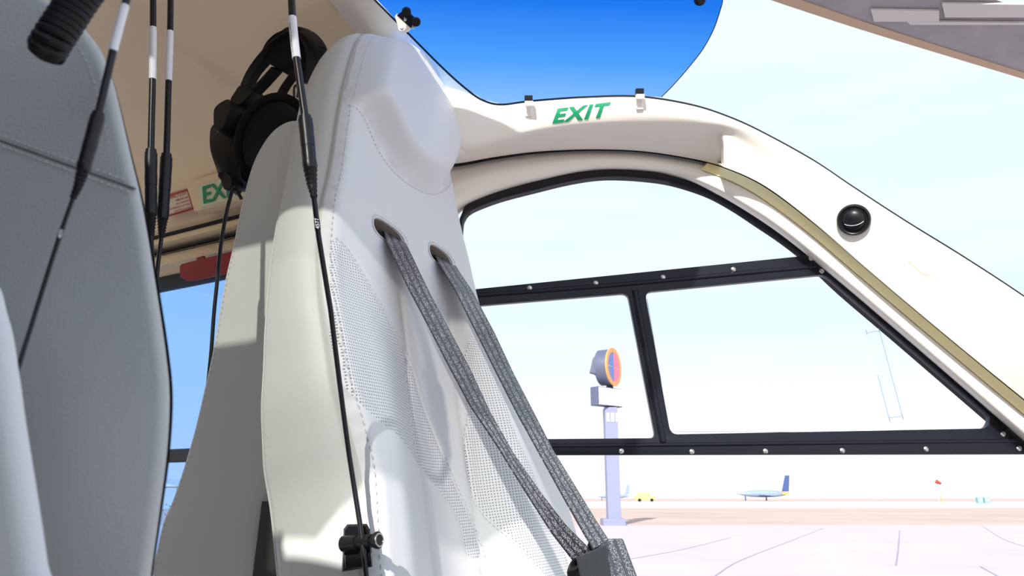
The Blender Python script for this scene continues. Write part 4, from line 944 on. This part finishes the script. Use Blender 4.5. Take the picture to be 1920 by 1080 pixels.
# coiled cord
P = catmull([atY(x, y, Y * .75) for x, y, Y in ((190, -60, .33), (150, -5, .33), (122, 38, .33), (100, 72, .33), (86, 96, .333))], 40)
hel = []; nT = 15; Pr = resample(P, nT * 16)
T = np.gradient(Pr, axis=0); T /= np.linalg.norm(T, axis=1)[:, None]
u_ = np.cross(T, [0, 1, 0]); u_ /= np.linalg.norm(u_, axis=1)[:, None]; v_ = np.cross(T, u_)
for i in range(len(Pr)):
    a = i / 16 * 2 * math.pi; hel.append(Pr[i] + 0.0050 * (u_[i] * math.cos(a) + v_[i] * math.sin(a)))
cc = thing('coiled_cord', 'black coiled cord hanging at the top left corner', 'cord', P[0])
MB().tube(hel, .0022, 8).build('coil', M['rubber'], cc)
MB().tube([P[-1] + (P[0] - P[-1]) * .02, *P[::-8]], .0030, 8).build('cord_core', M['rubber'], cc)
endt = T[-1]; MB().lathe(P[-1] - endt * .004, endt, [(0, .0066), (.003, .0068), (.006, .0056), (.0075, .002)], 18).build('cord_end', M['rubber'], cc)

# ================================================================== HEADSET
HL = .90
def hp_(px, py, dl=0.): return on_l(px, py, HL + dl)
hs = thing('headset', 'black aviation headset hung over the grey seat back behind the slotted seat', 'headset', hp_(490, 250))
def zz(L, dl=0.): return [hp_(390 + x / 3.374, 40 + y / 3.374, dl) for x, y in L]      # points read off an enlarged view
Wd = AW * .8 + FW * .6; Wd = Wd / np.linalg.norm(Wd)
TC = CAM - hp_(490, 220); TC /= np.linalg.norm(TC)       # towards the viewer's side of the cabin
def solid(name, poly, depth, m, par=hs, dl=0., bev=.0025, n=60):
    P = np.array(zz(poly, dl)); P = catmull(P, n, True); c = P.mean(0)
    b = MB(); b.loft([c + (P - c) * .96 - AW * (depth / 2), P - AW * (depth / 2 - bev), P + AW * (depth / 2 - bev), c + (P - c) * .96 + AW * (depth / 2)], closed=True, cap=True); return b.build(name, m, par, True, 50)
def rib(name, pts, w_, th, m, par=hs, dl=0.):
    P = resample(catmull(zz(pts, dl), 40), 30); w_ = np.broadcast_to(w_, (len(P),))[:, None]
    T_ = np.gradient(P, axis=0); T_ /= np.linalg.norm(T_, axis=1)[:, None]; N3_ = np.cross(T_, Wd); N3_ /= np.linalg.norm(N3_, axis=1)[:, None]
    b = MB(); r = [P + Wd * w_ * a + N3_ * th * c for a, c in ((-1, -.3), (-.85, -.5), (.85, -.5), (1, -.3), (1, .3), (.85, .5), (-.85, .5), (-1, .3))]
    b.loft([np.array([q[i] for q in r]) for i in range(len(P))], closed=True, cap=True); return b.build(name, m, par, True, 40)
rib('headband', [(262, 412), (300, 330), (350, 262), (420, 172), (500, 102), (560, 66), (610, 76), (660, 128), (690, 200), (690, 300), (660, 400)], np.interp(np.linspace(0, 1, 30), [0, .3, .55, 1], [.009, .015, .022, .02]), .012, M['headset'])
rib('headband_edge', [(225, 405), (262, 322), (330, 225), (420, 130), (510, 72), (575, 44), (630, 60), (690, 118), (718, 165)], .006, .004, M['headset'], hs, -.025)
solid('headband_pad', [(392, 262), (420, 180), (480, 118), (545, 95), (600, 110), (615, 190), (600, 290), (548, 312), (480, 318), (440, 298)], .05, M['foam'], hs, .005)
rib('slider_arm', [(440, 300), (400, 345), (350, 400), (300, 452), (262, 500)], .012, .011, M['headset'], hs, -.005)
rib('slider_arm', [(556, 318), (530, 360), (498, 405), (470, 452), (460, 480)], .009, .010, M['headset'], hs, -.004)
solid('yoke', [(178, 520), (205, 470), (240, 425), (300, 428), (318, 462), (285, 505), (240, 545), (200, 560)], .03, M['headset'], hs, -.004)
cup = solid('ear_cup', [(72, 760), (82, 700), (120, 660), (180, 600), (250, 560), (300, 640), (290, 800), (262, 960), (215, 1040), (150, 1046), (110, 950), (78, 850)], .05, M['headset'], hs, .004)
solid('cup_hinge', [(88, 600), (102, 565), (140, 535), (180, 520), (196, 560), (172, 640), (146, 700), (108, 722), (90, 690)], .04, M['headset'], cup, -.03)
rc0 = hp_(390 + 412 / 3.374, 40 + 770 / 3.374, -.005)
axc = TC * .92 - FW * .35; axc /= np.linalg.norm(axc)
lon = UP * .85 + FW * .50; lon = lon - axc * (lon @ axc); lon /= np.linalg.norm(lon); lat = np.cross(lon, axc); Rc = np.stack([lat, lon, axc], 1)
def ellip(c, R, rad, name, m, par, pw=1.):
    b = MB(); rows = []
    for th in np.linspace(-math.pi / 2, math.pi / 2, 14):
        k_ = max(math.cos(th), 1e-5) ** pw
        rows.append([np.array(c) + R @ np.array([rad[0] * k_ * math.cos(a), rad[1] * k_ * math.sin(a), rad[2] * math.sin(th)]) for a in np.linspace(0, 2 * math.pi, 28, endpoint=False)])
    b.loft(rows, closed=True, cap=True); return b.build(name, m, par)
b = MB(); b.tube([rc0 + lat * .064 * math.cos(a) + lon * .090 * math.sin(a) for a in np.linspace(0, 2 * math.pi, 49)], .0075, 12); b.build('ear_cushion', M['foam'], hs)
ellip(rc0 - axc * .012, Rc, (.066, .092, .020), 'cushion_plate', M['headset'], hs, .5)
ellip(rc0 - axc * .004, Rc, (.052, .074, .010), 'inner_foam', M['foam'], hs, .5)
MB().tube(catmull(zz([(545, 480), (545, 425), (556, 405), (570, 430), (565, 480)], -.02), 20), .0022, 8).build('wire_loop', M['cable'], hs)
ellip(zz([(92, 975)], -.03)[0], np.eye(3), (.0085, .0085, .0085), 'boom_joint', M['headset'], hs)
solid('cable_gland', [(125, 960), (180, 1000), (190, 1040), (170, 1075), (140, 1078), (120, 1020)], .028, M['headset'], hs, -.02)
b = MB(); b.tube(catmull([hp_(x, y, -.035) for x, y in ((437, 352), (433, 366), (424, 402), (414, 460), (407, 530), (401, 590), (396, 660), (390, 720))], 50), .0034, 10); b.build('lead', M['cable'], hs)
MB().tube(catmull([hp_(x, y, -.03) for x, y in ((440, 350), (446, 361), (452, 372))], 8), .0032, 8).build('lead', M['cable'], hs)
